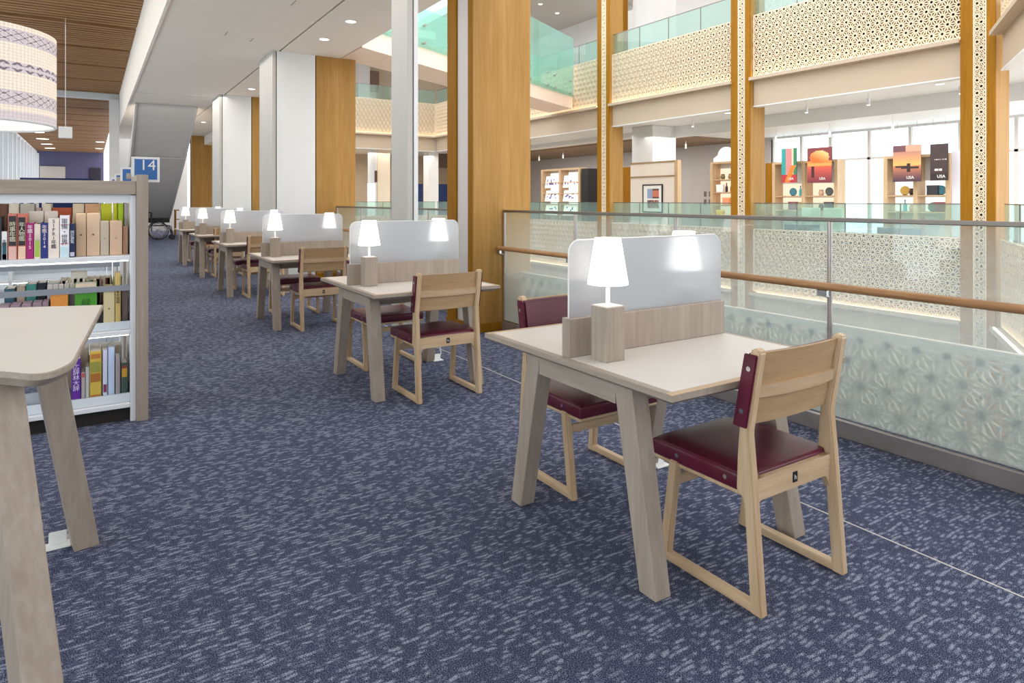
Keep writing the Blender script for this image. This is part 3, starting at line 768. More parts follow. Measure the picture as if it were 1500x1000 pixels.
# ================================================================== DESKS
TX, TH = 2.012, .7377
YS = [2.053, 4.640, 7.507, 10.264, 12.992, 15.535]
ORD = ('nearest', 'second', 'third', 'fourth', 'fifth', 'farthest')
def make_desk():
    t = thing('reading_desk', '', 'desk', (0, 0, 0), 0, 'reading desks along the railing')
    hx, hy = .478, .583
    b = BM()
    def rect(i, z): return [(-hx + i, -hy + i, z), (hx - i, -hy + i, z), (hx - i, hy - i, z), (-hx + i, hy - i, z)]
    hexa(b, rect(0, TH - .022), rect(0, TH - .0012)); hexa(b, rect(.03, TH - .04), rect(0, TH - .022))
    obj('desk_edge', b, 'ash_y', t)
    obj('desk_surface', box(BM(), -hx + .03, hx - .03, -hy + .03, hy - .03, TH - .003, TH), 'laminate', t)
    obj('edge_band', box(BM(), -hx + .002, hx - .002, -hy + .002, -hy + .0295, TH - .003, TH - .0003), 'birch_x', t)
    obj('edge_band', box(BM(), -hx + .002, hx - .002, hy - .0295, hy - .002, TH - .003, TH - .0003), 'birch_x', t)
    z1 = TH - .04
    for sx in (-1, 1):
        for sy in (-1, 1):
            def R(x0, x1, y0, y1, z): return [(sx * x, sy * y, z) for x, y in ((x0, y0), (x1, y0), (x1, y1), (x0, y1))]
            b = BM(); hexa(b, R(.345, .418, .372, .452, 0), R(.335, .412, .232, .325, z1))
            bmesh.ops.recalc_face_normals(b, faces=b.faces)
            bmesh.ops.bevel(b, geom=list(b.edges), offset=.003, segments=1, affect='EDGES')
            obj('leg', b, 'ash_z', t)
        obj('end_apron', box(BM(), min(sx * .372, sx * .410), max(sx * .372, sx * .410), -.24, .24, z1 - .085, z1), 'ash_y', t)
    for sy in (-1, 1):
        obj('side_apron', box(BM(), -.34, .34, min(sy * .262, sy * .287), max(sy * .262, sy * .287), z1 - .075, z1), 'ash_x', t)
    obj('divider_base', box(BM(), -.452, .448, -.022, .026, TH, TH + .152, .003), 'ash_z', t)
    # rounded acrylic screen
    x0, x1, z0, z2, r = -.437, .443, TH + .152, TH + .455, .05
    pts = [(x0, z0), (x1, z0)] + [(x1 - r + r * math.cos(a), z2 - r + r * math.sin(a)) for a in [i * PI / 16 for i in range(9)]] + \
          [(x0 + r - r * math.sin(a), z2 - r + r * math.cos(a)) for a in [i * PI / 16 for i in range(9)]]
    b = BM(); prism(b, pts, 'y', -.003, .005); sc = obj('privacy_screen', b, 'screen', t)
    b = BM()
    for p, q in zip(pts[1:], pts[2:] + pts[:1]): cyl(b, (p[0], .001, p[1]), (q[0], .001, q[1]), .0035, 6)
    obj('edge_highlight', b, 'plastic', sc)  # white rim stands for the highlight along the acrylic edge
    return t
desk0 = make_desk()
DL = ['pale topped reading desk nearest the camera, with frosted screen', 'second reading desk, beside the nearest oak column', 'third reading desk from the camera, along the aisle',
      'fourth reading desk from the camera, small in the distance', 'fifth reading desk from the camera, far along the aisle', 'farthest reading desk at the end of the row']
for i, y in enumerate(YS):
    d = desk0 if i == 0 else dup(desk0, (0, 0, 0))
    d.location = (TX, y, 0); d['label'] = DL[i]

def make_lamp():
    t = thing('desk_lamp', '', 'lamp', (0, 0, 0), 0, 'desk lamps on the reading desks')
    obj('base', box(BM(), -.046, .046, -.046, .046, 0, .207, .002), 'ash_z', t)
    obj('base_cap', box(BM(), -.043, .043, -.043, .043, .207, .2095), 'laminate', t)
    obj('stem', cyl(BM(), (0, 0, .208), (0, 0, .30), .0085, 12), 'plastic', t, True)
    obj('shade_carrier', cyl(BM(), (0, 0, .283), (0, 0, .292), .022, 16), 'plastic', t, True)
    b = BM(); cyl(b, (0, 0, .29), (0, 0, .468), .079, 32, .050, False); cyl(b, (0, 0, .466), (0, 0, .468), .0500, 32, .0495)
    obj('shade', b, 'shade', t, True)
    obj('bulb', cyl(BM(), (0, 0, .30), (0, 0, .38), .02, 10), 'bulb', t, True)
    return t
lamp0 = make_lamp()
for i, y in enumerate(YS):
    for k in range(2):
        o = lamp0 if (i == 0 and k == 0) else dup(lamp0, (0, 0, 0))
        o.location = (1.678, y - .112, TH) if k == 0 else (2.34, y + .115, TH)
        o['label'] = ('lit white lamp on a wooden block, aisle side of the %s desk' if k == 0 else 'lit white lamp behind the frosted screen, railing side of the %s desk') % ORD[i]

def make_chair():
    t = thing('reading_chair', '', 'chair', (0, 0, 0), 0, 'maroon chairs at the reading desks')
    post = [(0, 0), (.036, .44), (.050, .585), (.004, .856), (.012, .868), (.036, .866), (.044, .856), (.088, .60), (.096, .50), (.10, .385), (.07, .36), (.046, .03), (.046, 0)]
    for s in (-1, 1):
        a, c = (s * .212, s * .246) if s > 0 else (s * .246, s * .212)
        b = BM(); prism(b, post, 'x', a, c); bmesh.ops.bevel(b, geom=[e for e in b.edges], offset=.005, segments=2, affect='EDGES')
        obj('rear_leg', b, 'birch_z', t, True)
        b = BM(); prism(b, [(.415, 0), (.458, 0), (.405, .385), (.365, .385)], 'x', a + .002, c - .002); bmesh.ops.bevel(b, geom=list(b.edges), offset=.004, segments=2, affect='EDGES')
        obj('front_leg', b, 'birch_z', t, True)
        obj('runner', box(BM(), a + .001, c - .001, .03, .43, .002, .034, .005, 2), 'birch_y', t, True)
    # plywood seat shell and pad
    b = BM(); box(b, -.236, .236, .055, .50, .364, .377, .004)
    for s in (-1, 1):
        prism(b, [(.055, .366), (.068, .366), (.068, .436), (.055, .43)], 'x', min(s * .21, s * .2365), max(s * .21, s * .2365))
    obj('seat_shell', b, 'birch_x', t)
    b = BM(); n, m = 12, 12
    def top(x, y): return .452 - .012 * (abs(x) / .236) ** 6 - .010 * max(0, (y - .42) / .08) ** 2 - .008 * max(0, (.13 - y) / .07) ** 2 - .006 * (1 - (x / .236) ** 2)
    box(b, -.2385, .2385, .07, .503, .376, .436, .012, 3)
    g = [[b.verts.new((-.234 + .468 * i / n, .073 + .427 * j / m, top(-.234 + .468 * i / n, .073 + .427 * j / m))) for i in range(n + 1)] for j in range(m + 1)]
    for j in range(m):
        for i in range(n): b.faces.new((g[j][i], g[j][i + 1], g[j + 1][i + 1], g[j + 1][i]))
    rim = [g[0][i] for i in range(n + 1)] + [g[j][n] for j in range(1, m + 1)] + [g[m][i] for i in range(n - 1, -1, -1)] + [g[j][0] for j in range(m - 1, 0, -1)]
    low = [b.verts.new((v.co.x * 1.014, v.co.y, .415)) for v in rim]
    for i in range(len(rim)): b.faces.new((rim[(i + 1) % len(rim)], rim[i], low[i], low[(i + 1) % len(rim)]))
    pad = obj('seat_pad', b, 'leather', t, True)
    for s in (-1, 1):
        for yy in (.15, .37): obj('rivet', cyl(BM(), (s * .237, yy, .408), (s * .2415, yy, .408), .008, 12), 'chrome', pad, True)
    b = BM(); curved_slab(b, (-.212, .212), lambda x: .048 + .0 * x, .02, .352, .425, 8)
    rail = obj('rear_rail', b, 'birch_x', t)
    for s in (-1, 1):
        b = BM(); prism(b, [(s * .216, .425), (s * .165, .425), (s * .165, .36), (s * .19, .345), (s * .216, .30)], 'y', .05, .074); obj('corner_block', b, 'birch_x', rail)
    tg = obj('maker_tag', box(BM(), -.012, .012, .0455, .0482, .372, .408), 'black', rail)
    obj('front_stretcher', box(BM(), -.214, .214, .392, .408, .285, .325, .003), 'birch_x', t)
    # back: panel, batten, pad follow the leaning posts
    bow = lambda x: -.020 * (1 - (x / .23) ** 2)
    b = BM(); curved_slab(b, (-.213, .213), lambda x: .0705 + bow(x), .011, .605, .852, 12, -.19)
    obj('back_panel', b, 'ply_x', t, True)
    b = BM(); curved_slab(b, (-.214, .214), lambda x: .042 + bow(x) * 1.3, .026, .70, .742, 12, -.19)
    obj('back_batten', b, 'birch_x', t, True)
    b = BM(); curved_slab(b, (-.247, .247), lambda x: .0825 + bow(x), .027, .60, .848, 14, -.19)
    bmesh.ops.bevel(b, geom=[e for e in b.edges if e.is_manifold and e.calc_face_angle(0) > .9], offset=.01, segments=2, affect='EDGES')
    bp = obj('back_pad', b, 'leather', t, True)
    for s in (-1, 1):
        side = [(.054, .60), (.1085, .60), (.0615, .848), (.0105, .848)]
        w = BM(); prism(w, side, 'x', min(s * .2465, s * .2545), max(s * .2465, s * .2545)); bmesh.ops.bevel(w, geom=list(w.edges), offset=.003, segments=2, affect='EDGES')
        wr = obj('pad_side', w, 'leather', bp, True)
        for zz in (.655, .80):
            yc = .070 - .19 * (zz - .655)
            obj('rivet', cyl(BM(), (s * .254, yc, zz), (s * .2575, yc, zz), .0085, 12), 'chrome', bp, True)
    return t
chair0 = make_chair()
lettering('h', .024, 'white', [c for r in chair0.children if r.name.startswith('rear_rail') for c in r.children][0], (0, .0452, .389), name='tag_letter')
near_off = [-.70, -.645, -.645, -.69, -.50, -.62]
far_off = [.745, .81, .83, .80, .80, .78]
for i, y in enumerate(YS):
    for k in range(2):
        c = chair0 if (i == 0 and k == 0) else dup(chair0, (0, 0, 0))
        c.location = (2.062, y + (near_off[i] if k == 0 else far_off[i]), 0)
        c.rotation_euler = (0, 0, 0 if k == 0 else PI)
        c['label'] = ('maroon seated birch chair with its back to us at the %s desk' if k == 0 else 'maroon seated birch chair facing us across the %s desk') % ORD[i]

# floor sockets
def socket(x, y, label):
    t = thing('floor_socket', label, 'socket', (x, y, 0))
    obj('cover_plate', box(BM(), -.045, .045, -.03, .03, 0, .008, .003), 'plastic', t)
    l = obj('lid', box(BM(), -.03, .03, -.004, .004, .008, .055, .002), 'plastic', t); l.rotation_euler = (-.35, 0, 0)
    b = BM(); tube(b, [(.03, .02, .015), (.05, .035, .05), (.045, .04, .10)], .005); obj('lamp_cable', b, 'plastic', t)
socket(2.46, 5.02, 'white floor socket with raised lid by the second desk leg')
socket(2.44, 2.42, 'white floor socket under the nearest desk')
socket(-.11, 3.12, 'white floor socket behind the leg of the corner table')

# ================================================================== corner table and drum lamp (left foreground)
ZT = .90
t = thing('corner_table', 'pale topped table with splayed legs cut by the left edge', 'table', (0, 0, 0))
A, B, Cc, D, E1, F1 = (.045, 3.343), (-.042, 2.175), (-.104, 2.072), (-.203, 2.192), (-1.05, 2.75), (-.75, 3.65)
def rnd(p, q, r, n=6):
    p, q, r = Vector(p), Vector(q), Vector(r); d1 = (p - q).normalized(); d2 = (r - q).normalized()
    a = q + d1 * min(.07, (p - q).length * .45); c = q + d2 * min(.07, (r - q).length * .45)
    return [tuple(a * (1 - t) ** 2 + q * 2 * t * (1 - t) + c * t * t) for t in [i / n for i in range(n + 1)]]
poly = [A, B, Cc, D, E1, F1]; outl = []
for i in range(6):
    if i in (0,): outl.append(poly[i]); continue
    outl += rnd(poly[i - 1], poly[i], poly[(i + 1) % 6])
outl = outl[::-1]
cx, cy = -.4, 2.85
sh = lambda k: [(cx + (x - cx) * k, cy + (y - cy) * k) for x, y in outl]
b = BM(); hexa(b, [(x, y, ZT - .016) for x, y in outl], [(x, y, ZT - .001) for x, y in outl]); obj('table_edge', b, 'ash_x', t)
b = BM(); hexa(b, [(x, y, ZT - .04) for x, y in sh(.95)], [(x, y, ZT - .016) for x, y in outl]); obj('table_underside', b, 'ash_x', t)
b = BM(); hexa(b, [(x, y, ZT - .001) for x, y in sh(.985)], [(x, y, ZT) for x, y in sh(.985)]); obj('table_surface', b, 'laminate', t)
def tleg(top, foot, rot, s=.042):
    def sq(c, z, s): return [(c[0] + s * (math.cos(rot) * a - math.sin(rot) * d), c[1] + s * (math.sin(rot) * a + math.cos(rot) * d), z) for a, d in ((-1, -1), (1, -1), (1, 1), (-1, 1))]
    b = BM(); hexa(b, sq(foot, 0, s), sq(top, ZT - .04, s * 1.05)); bmesh.ops.bevel(b, geom=list(b.edges), offset=.003, segments=1, affect='EDGES')
    obj('leg', b, 'ash_z', t)
tleg((-.215, 2.26), (-.09, 1.93), .45)
tleg((-.15, 2.92), (-.02, 3.08), .17)
tleg((-.85, 2.85), (-.95, 2.8), .3)
tleg((-.66, 3.4), (-.7, 3.55), .2)

t = thing('drum_lamp', 'large lit drum lamp of woven fabric hanging over the corner table', 'lamp', (-.37, 2.8, 1.60))
R, HH = .268, .305
nx, ny = 540, 120
def drum_c(u, v):
    v = 1 - v; base = (228, 214, 198); lav = (202, 190, 192); ink = (112, 100, 110)
    k = u * 40
    wv = 1 + .05 * (int(u * 270) % 2) - .04 * (int(v * 60) % 2) + random.uniform(-.03, .03)
    c = base
    def cross(lo, hi, n):
        f = (v - lo) / (hi - lo) * n; a = (k + f) % 1; d = (k - f) % 1
        return a < .12 or d < .12
    if .05 < v < .2: c = ink if cross(.06, .19, 2) and .07 < v < .185 else lav
    elif .39 < v < .49: c = ink if abs((v - .44) / .045) > .35 and abs(abs(k % 1 - .5) * 2 + abs((v - .44) / .045) - 1) < .28 else lav
    elif .68 < v < .84: c = ink if cross(.69, .83, 2) and .70 < v < .82 else lav
    elif v > .9: c = lav
    return tuple(max(0, min(255, x * wv)) for x in c)
me = bpy.data.meshes.new('drum'); V = [(R * math.cos(2 * PI * i / nx), R * math.sin(2 * PI * i / nx), HH * j / ny) for j in range(ny + 1) for i in range(nx)]
Fc = [(j * nx + i, j * nx + (i + 1) % nx, (j + 1) * nx + (i + 1) % nx, (j + 1) * nx + i) for j in range(ny) for i in range(nx)]
me.from_pydata(V, [], Fc); ca = me.color_attributes.new('print', 'FLOAT_COLOR', 'CORNER'); k = 0
for j in range(ny):
    for i in range(nx):
        c = rgba(drum_c((i + .5) / nx, (j + .5) / ny))
        for _ in range(4): ca.data[k].color = c; k += 1
obj('shade', me, 'drum', t, True)
obj('diffuser', cyl(BM(), (0, 0, .02), (0, 0, .024), R - .06, 40), 'lightbox', t)
obj('shade_lining', cyl(BM(), (0, 0, .004), (0, 0, HH - .004), R - .006, 48, None, False), 'lightbox', t)
obj('bottom_rim', ring(BM(), (0, 0, .003), (0, 0, 1), R - .003, .005, 60, 6), 'white', t, True)
obj('cord', cyl(BM(), (0, 0, .03), (0, 0, 4.88 - 1.595), .006, 8), 'plastic', t)
obj('spider', box(BM(), -R + .006, R - .006, -.004, .004, HH - .02, HH - .015), 'steel', t)
t = thing('hanging_box', 'small white box hanging on a rod below the slatted ceiling', 'box', (-.42, 15.4, 0))
obj('box_body', box(BM(), -.11, .11, -.05, .05, 2.55, 2.77, .006), 'white', t); obj('rod', cyl(BM(), (0, 0, 2.77), (0, 0, 4.87), .005, 8), 'white', t)

# ================================================================== bookcases
SX, SY = .232, 4.65          # inner right side, front edge
def make_case():
    t = thing('bookcase', '', 'bookcase', (0, 0, 0))
    W = 1.85; D2 = .52
    obj('end_panel', box(BM(), 0, .064, -.03, D2 + .03, 0, 1.507, .003), 'ash_z', t)
    obj('end_panel', box(BM(), -W - .064, -W, -.03, D2 + .03, 0, 1.507, .003), 'ash_z', t)
    for x in (-.03, -.92, -W): obj('upright', box(BM(), x, x + .028, 0, D2, .0, 1.38), 'shelf_white', t)
    obj('top_rail', box(BM(), -W, 0, -.022, D2 + .022, 1.385, 1.467, .003), 'ash_x', t)
    obj('header_panel', box(BM(), -W, -.03, .02, .035, 1.335, 1.385), 'shelf_white', t)
    obj('shelf_light', box(BM(), -W + .03, -.04, .04, .055, 1.36, 1.372), 'shelf_led', t)
    for z in (.53, .985): obj('shelf_light', box(BM(), -W + .03, -.04, .03, .042, z - .008, z - .001), 'shelf_led', t)
    for z in (.085, .53, .985):
        for (a, c) in ((0, .25), (.27, D2)): obj('shelf_board', box(BM(), -W + .028, -.03, a, c, z, z + .028, .003), 'shelf_white', t)
        obj('shelf_stop', box(BM(), -W + .028, -.03, .255, .265, z, z + .10), 'shelf_grey', t)
    for z in (.56, .115): obj('slanted_tray', prism(BM(), [(.03, z), (.045, z), (.075, z + .045), (.06, z + .045)], 'x', -W + .028, -.031), 'shelf_grey', t)
    obj('book_bar', box(BM(), -.95, -.031, .045, .051, .795, .83), 'bar_grey', t)
    obj('base', box(BM(), -W, -.03, .04, D2 - .04, .0, .085), 'dark', t)
    for k, x in enumerate((-.12,)): obj('rod', cyl(BM(), (x, .14, .12), (x, .14, 1.38), .004, 6), 'chrome', t)
    return t
case0 = make_case(); case0.location = (SX, SY, 0)
case0['label'] = 'double sided white bookcase with greyed wood end, full of books'; 
for k in range(1, 6):
    c = dup(case0, (SX, SY + 1.74 * k, 0), None, 'empty white bookcase, %s in the row behind the full one' % ('', 'first', 'second', 'third', 'fourth', 'fifth')[k]); c['group'] = 'bookcases behind the first'

# row signs
def sign(x, y, z0, z1, w, num, label, tx=.02):
    t = thing('row_sign', label, 'sign', (x, y, z0))
    h = z1 - z0
    obj('sign_board', box(BM(), 0, w, 0, .006, 0, h, .001), 'white', t)
    obj('sign_face', box(BM(), .018, w - .016, -.002, 0, .018, h - .016), colour((52, 98, 160)), t)
    obj('sign_arm', box(BM(), -.03, .004, .006, .012, .02, .06), 'steel', t)
    lettering(num, h * .58, 'white', t, (w * .5 + tx, -.0035, h * .66), name='sign_number')
sign(.232, SY + .56, 1.475, 1.65, .172, '14', 'blue sign with white border reading 14 on the bookcase end', .012)
for k, (num, l) in enumerate((('1', 'blue row sign just left of the sign reading 14'), ('1', 'smaller blue row sign, third from the right'), ('1', 'smallest blue row sign at the left of the row'))):
    y = SY + .56 + 1.74 * (k + 1)
    sign(.222, y, 1.50, 1.65, .172, num, l, -.0)

# ---- books
def book(x0, x1, z0, h, y, d, col, label, title=None, tcol='black', band=None, tilt=0, size=None, nm='book', cap=None):
    """x0..x1 spine width seen from the front, y front face"""
    w = x1 - x0
    t = thing(nm, label, 'book', ((x0 + x1) / 2, y, z0))
    b = BM(); r = min(.006, w * .2)
    pts = [(-w / 2, .004), (-w / 2 + r, 0), (w / 2 - r, 0), (w / 2, .004), (w / 2, d), (w / 2 - .0025, d), (w / 2 - .0025, .006), (-w / 2 + .0025, .006), (-w / 2 + .0025, d), (-w / 2, d)]
    prism(b, pts, 'z', 0, h); obj('cover', b, colour(col), t)
    obj('pages', box(BM(), -w / 2 + .003, w / 2 - .003, .008, d - .004, .003, h - .004), colour((238, 230, 214)), t)
    if band:
        for (f0, f1, c) in band: obj('spine_band', box(BM(), -w / 2 + r * .6, w / 2 - r * .6, -.0008, .001, h * f0, h * f1), colour(c), t)
    if title:
        s = size or min(w * .75, h * .8 / len(title))
        lettering('\n'.join(title), s, colour(tcol) if isinstance(tcol, tuple) else tcol, t, (0, -.0014, h * .60), name='spine_title', spacing=.92)
    return t
def slipcase(x0, x1, z0, h, y, d, col, label, mark=None):
    w = x1 - x0; t = thing('boxed_volume', label, 'book', ((x0 + x1) / 2, y, z0))
    obj('slipcase', box(BM(), -w / 2, w / 2, 0, d, 0, h, .002), colour(col), t)
    obj('top_flap', box(BM(), -w / 2 + .002, w / 2 - .002, .002, d - .002, h, h + .003), colour(tuple(min(255, x * 1.12) for x in col)), t)
    if mark: obj('spine_mark', cyl(BM(), (0, -.001, h * .5), (0, .001, h * .5), .006, 10), colour(mark), t)
    return t
Z1, Z2, Z3 = 1.014, .559, .114
FX = lambda u: -.434 + (u) * .003365      # image column to shelf position on the front edge
F1Y = SY + .02
bk = [(-14, -8, .26, (60, 110, 80), 'dark green book at the left end of the top shelf', None, None, None),
      (-7.5, 2, .245, (46, 52, 60), 'charcoal book beside the white and teal one', None, None, None),
      (2.6, 10, .16, (238, 240, 240), 'white book with a teal lower half', '年鑑', (90, 90, 90), [(0, .62, (46, 92, 104)), (.02, .2, (214, 226, 230))]),
      (11, 23.2, .26, (206, 120, 104), 'red edged yearbook with black lettering, left one of a pair', '時事年鑑', (226, 222, 196), [(.3, .95, (52, 52, 56)), (.0, .28, (232, 190, 180))]),
      (24, 35.6, .26, (210, 122, 104), 'red edged yearbook with black lettering, right one of a pair', '年人物鑑', (226, 222, 196), [(.3, .92, (52, 52, 56)), (.0, .28, (240, 206, 180))]),
      (36, 46, .206, (170, 32, 120), 'magenta yearbook with white and orange lettering', '年鑑2015', (255, 240, 245), None),
      (46.8, 55.6, .198, (240, 224, 212), 'cream book with a lime green lower half', '白書', (206, 196, 190), [(.05, .55, (170, 196, 84))]),
      (56.2, 66, .206, (42, 54, 130), 'navy yearbook with white and orange lettering', '年鑑2014', (250, 232, 226), None),
      (66.4, 82, .232, (246, 232, 222), 'wide cream book reading SIPRI in black', 'SIPRI年鑑', (60, 58, 60), None),
      (83, 96.4, .248, (248, 246, 250), 'white book with pink lines and black lettering', '軍備・世界', (90, 90, 100), [(.32, .335, (226, 70, 130)), (.77, .785, (226, 70, 130)), (0, .26, (206, 232, 240))]),
      (96.8, 105, .198, (34, 42, 82), 'navy book with white lettering beside the tan boxes', '統計要覧', (224, 228, 240), [(.03, .15, (200, 196, 220))])]
for u0, u1, h, c, l, ti, tc, bd in bk:
    book(FX(u0), FX(u1), Z1, h, F1Y if u0 < 96 else F1Y + .004, .19, c, l, ti, tc or 'white', bd)
# upper row of slipcases standing behind / right
slipcase(FX(106), FX(121), Z1, .255, SY + .09, .15, (214, 184, 154), 'tan boxed volume right of the navy book', (120, 96, 76))
slipcase(FX(122), FX(142), Z1, .255, SY + .09, .15, (220, 190, 160), 'widest tan boxed volume with a dark mark on the spine', (120, 96, 76))
slipcase(FX(143), FX(156), Z1, .206, SY + .09, .15, (200, 186, 168), 'greyish boxed volume right of the widest tan one', (170, 156, 140))
slipcase(FX(157.5), FX(177), Z1, .206, SY + .09, .15, (222, 188, 160), 'tan boxed volume, lower and right of the greyish one', (180, 150, 128))
slipcase(FX(178), FX(186), Z1, .17, SY + .10, .14, (176, 136, 108), 'brown narrow boxed volume at the right end of the top shelf')
slipcase(FX(35), FX(57), Z1, .268, SY + .216, .036, (196, 196, 190), 'grey boxed volume behind the magenta yearbook', (110, 110, 110))
slipcase(FX(58.5), FX(78), Z1, .268, SY + .216, .036, (200, 196, 192), 'grey boxed volume behind the navy yearbook and SIPRI book', (110, 110, 110))
# shelf 1, the other face: spines peeking over
back = [(-.60, .05, (226, 150, 140), 'pink'), (-.545, .04, (120, 84, 70), 'brown'), (-.50, .05, (246, 240, 226), 'cream'), (-.445, .07, (206, 206, 200), 'pale grey'), (-.37, .03, (190, 170, 170), 'mauve'), (-.335, .045, (248, 240, 226), 'ivory'),
        (-.285, .10, (190, 90, 56), 'rust red'), (-.18, .06, (240, 226, 200), 'buff'), (-.115, .08, (236, 190, 150), 'peach'), (-.03, .09, (226, 240, 60), 'lime yellow'), (.064, .03, (206, 246, 60), 'bright lime'), (.098, .05, (206, 206, 216), 'silver'),
        (.152, .035, (196, 166, 140), 'fawn')]
for x, w, c, l in back:
    book(SX - .12 + x - .03, SX - .12 + x + w - .03, Z1, .315 if c[0] != 190 else .29, SY + .31, .18, c, l + ' book on the far face of the top shelf, seen over the front books')
# shelf 2 front face
x2 = lambda u: -.434 + u * .00338
mv = [(-4, 11.5), (13, 27), (28.5, 42), (43.5, 56.5), (57.5, 66)]
on = ('leftmost', 'second', 'third', 'fourth', 'rightmost')
for k, (a, c) in enumerate(mv):
    slipcase(x2(a), x2(c), Z2, .185 + .002 * k, SY + .055, .16, (150, 128, 142), 'mauve cased volume behind the corner table, %s of the set' % on[k])
slipcase(x2(69), x2(94), Z2, .23, SY + .055, .16, (222, 146, 66), 'orange boxed book with red lettering on the middle shelf', (180, 80, 40))
lettering('地圖', .03, colour((176, 70, 40)), bpy.data.objects['boxed_volume.010'] if 'boxed_volume.010' in bpy.data.objects else None, (0, -.0015, .15), name='spine_title') if 'boxed_volume.010' in bpy.data.objects else None
for k in range(5):
    slipcase(x2(62 + 8.4 * k), x2(69.6 + 8.4 * k), Z2, .276, SY + .225, .028, (206, 204, 206), 'pale grey file top behind the orange book, %s of five' % on[k])
book(x2(104), x2(137), Z2, .29, SY + .06, .15, (74, 150, 44), 'broad green book behind the grey book bar', '緑', (40, 90, 30), [(.86, 1.0, (220, 200, 180))], size=.05)
slipcase(x2(147), x2(164), Z2, .26, SY + .06, .15, (214, 198, 156), 'cream boxed volume right of the broad green book', (150, 130, 90))
book(x2(165), x2(173.5), Z2, .345, SY + .06, .15, (206, 178, 110), 'tall yellow book with black lettering on the middle shelf', '日本大地図', (60, 50, 40))
book(x2(175), x2(185), Z2, .255, SY + .10, .12, (128, 112, 112), 'dull mauve book at the right end of the middle shelf')
b2 = [(-.62, .05, (70, 110, 130), .26, 'slate blue'), (-.56, .04, (196, 176, 160), .27, 'stone'), (-.515, .05, (80, 160, 150), .28, 'teal'), (-.46, .045, (44, 52, 66), .285, 'near black'), (-.41, .065, (170, 176, 180), .28, 'grey'), (-.34, .045, (240, 236, 234), .29, 'white'),
      (-.29, .085, (228, 226, 216), .34, 'tall speckled white'), (-.2, .035, (70, 180, 140), .285, 'jade'), (-.16, .045, (170, 136, 140), .29, 'dusty rose'), (-.11, .035, (110, 40, 44), .295, 'dark red')]
for x, w, c, h, l in b2: book(SX - .05 + x, SX - .05 + x + w, Z2, h, SY + .30, .17, c, l + ' book on the far face of the middle shelf')
for k in range(11):
    book(SX - .39 + k * .030, SX - .39 + k * .030 + .028, Z2, .30, SY + .30, .17, (206, 192, 166), 'beige volume of a long set on the middle shelf, number %s from the left' % ('one two three four five six seven eight nine ten eleven'.split()[k]))
# shelf 3 front face
x3 = lambda u: -.437 + u * .00341
b3 = [(70, 84, .30, (60, 84, 110), 'blue grey book low behind the corner table leg', None, None, None), (99, 112.5, .285, (96, 40, 150), 'purple book with white lettering on the bottom shelf', '広辞林大辞', (226, 214, 240), None),
      (113.5, 119, .20, (176, 168, 168), 'small grey book right of the purple one', None, None, [(.85, .98, (190, 90, 80))]), (119.8, 125, .23, (186, 188, 186), 'silver grey book left of the yellow patterned one', None, None, None),
      (126, 143.5, .32, (206, 176, 76), 'thick yellow and brown patterned book on the bottom shelf', None, None, [(.42, .58, (170, 110, 50)), (.86, .95, (180, 120, 60)), (.05, .18, (180, 120, 60)), (.6, .8, (150, 150, 70))]),
      (145.5, 152.5, .32, (206, 210, 236), 'pale lilac book, left of two on the bottom shelf', None, None, [(.2, .35, (130, 60, 90))]), (153.8, 163.5, .335, (190, 206, 236), 'pale blue book, right of two on the bottom shelf', None, None, [(.0, .03, (90, 90, 160))]),
      (165, 172.5, .27, (160, 152, 156), 'warm grey book right of the pale blue one', None, None, None), (174, 184, .23, (66, 84, 76), 'dark green and gold book at the end of the bottom shelf', None, None, [(.62, .85, (206, 160, 50)), (.85, .92, (150, 60, 50))])]
for u0, u1, h, c, l, ti, tc, bd in b3:
    book(x3(u0), x3(u1), Z3, h, SY + .08, .15, c, l, ti, tc or 'white', bd)
for k in range(6):
    book(SX - .42 + k * .06, SX - .42 + k * .06 + .055, Z3, .30, SY + .31, .17, (222, 206, 184) if k % 2 else (206, 190, 172), 'plain buff book on the far face of the bottom shelf, %s from the left' % ('first', 'second', 'third', 'fourth', 'fifth', 'sixth')[k])

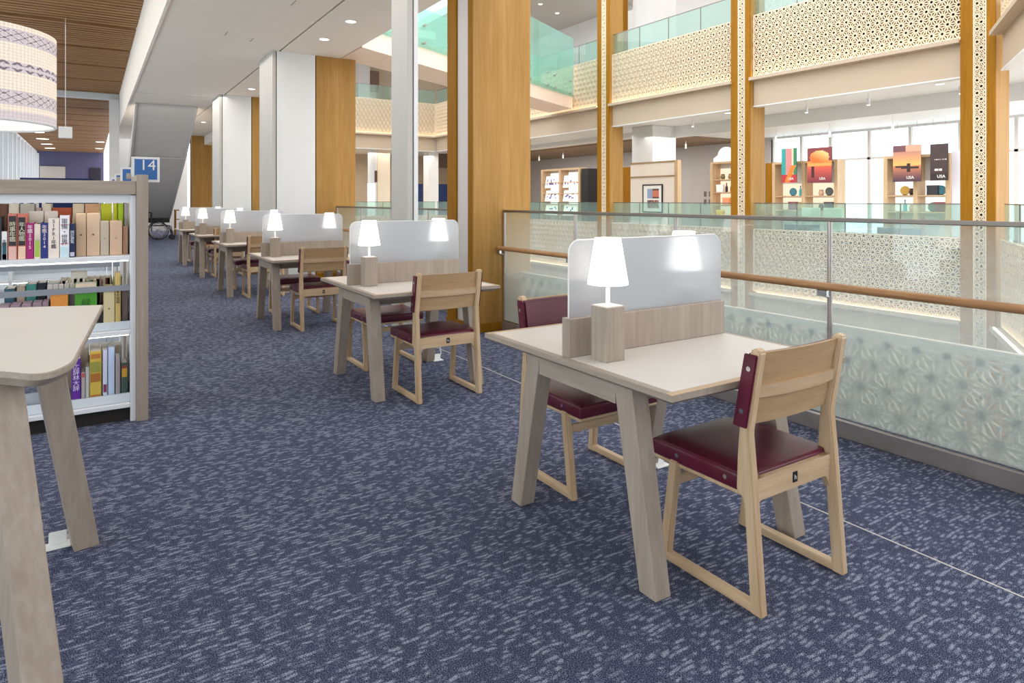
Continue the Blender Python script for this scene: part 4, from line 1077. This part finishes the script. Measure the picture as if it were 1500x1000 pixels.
# ================================================================== wheelchair
t = thing('wheelchair', 'black folding wheelchair parked under the grey stair', 'wheelchair', (1.93, 25.6, 0))
for yy in (-.28, .28):
    w = obj('wheel', ring(BM(), (0, yy, .31), (0, 1, 0), .295, .016, 32, 8), 'rubber', t, True)
    obj('push_rim', ring(BM(), (0, yy * 1.15, .31), (0, 1, 0), .25, .009, 32, 6), 'chrome', w, True)
    b = BM()
    for k in range(12):
        a = 2 * PI * k / 12; cyl(b, (0, yy, .31), (.285 * math.cos(a), yy, .31 + .285 * math.sin(a)), .003, 5)
    cyl(b, (0, yy - .03, .31), (0, yy + .03, .31), .03, 12); obj('spokes', b, 'chrome', w)
    c = obj('caster', ring(BM(), (.43, yy * .85, .085), (0, 1, 0), .06, .022, 18, 8), 'rubber', t, True)
    b = BM(); tube(b, [(.43, yy * .85, .085), (.43, yy * .85, .2), (.38, yy * .85, .48)], .012); obj('fork', b, 'black', c)
    b = BM(); tube(b, [(-.3, yy * .8, .93), (-.2, yy * .8, .93), (-.2, yy * .8, .30)], .013); tube(b, [(-.2, yy * .8, .48), (.33, yy * .8, .48), (.42, yy * .8, .2)], .013); tube(b, [(-.18, yy * .8, .70), (.16, yy * .8, .70), (.16, yy * .8, .48)], .013)
    obj('side_frame', b, 'black', t, True)
    obj('armrest', box(BM(), -.14, .18, yy * .8 - .03, yy * .8 + .03, .70, .735, .01), 'black', t)
    obj('grip', cyl(BM(), (-.32, yy * .8, .93), (-.22, yy * .8, .93), .018, 10), 'rubber', t)
    obj('footplate', box(BM(), .42, .56, min(yy * .1, yy * .75), max(yy * .1, yy * .75), .12, .14), 'black', t)
obj('seat', box(BM(), -.19, .26, -.215, .215, .465, .50, .01), 'black', t)
obj('backrest', box(BM(), -.215, -.19, -.215, .215, .52, .90, .01), 'black', t)
t = thing('side_table', 'small brown table with shelves beyond the stair', 'table', (3.0, 28.4, 0))
obj('table_top', box(BM(), -.3, .3, -.2, .2, .95, .99), 'oak_dark', t); obj('shelf', box(BM(), -.28, .28, -.18, .18, .6, .63), 'oak_dark', t)
for sx in (-1, 1):
    for sy in (-1, 1): obj('leg', box(BM(), sx * .27 - .02, sx * .27 + .02, sy * .17 - .02, sy * .17 + .02, 0, .95), 'oak_dark', t)
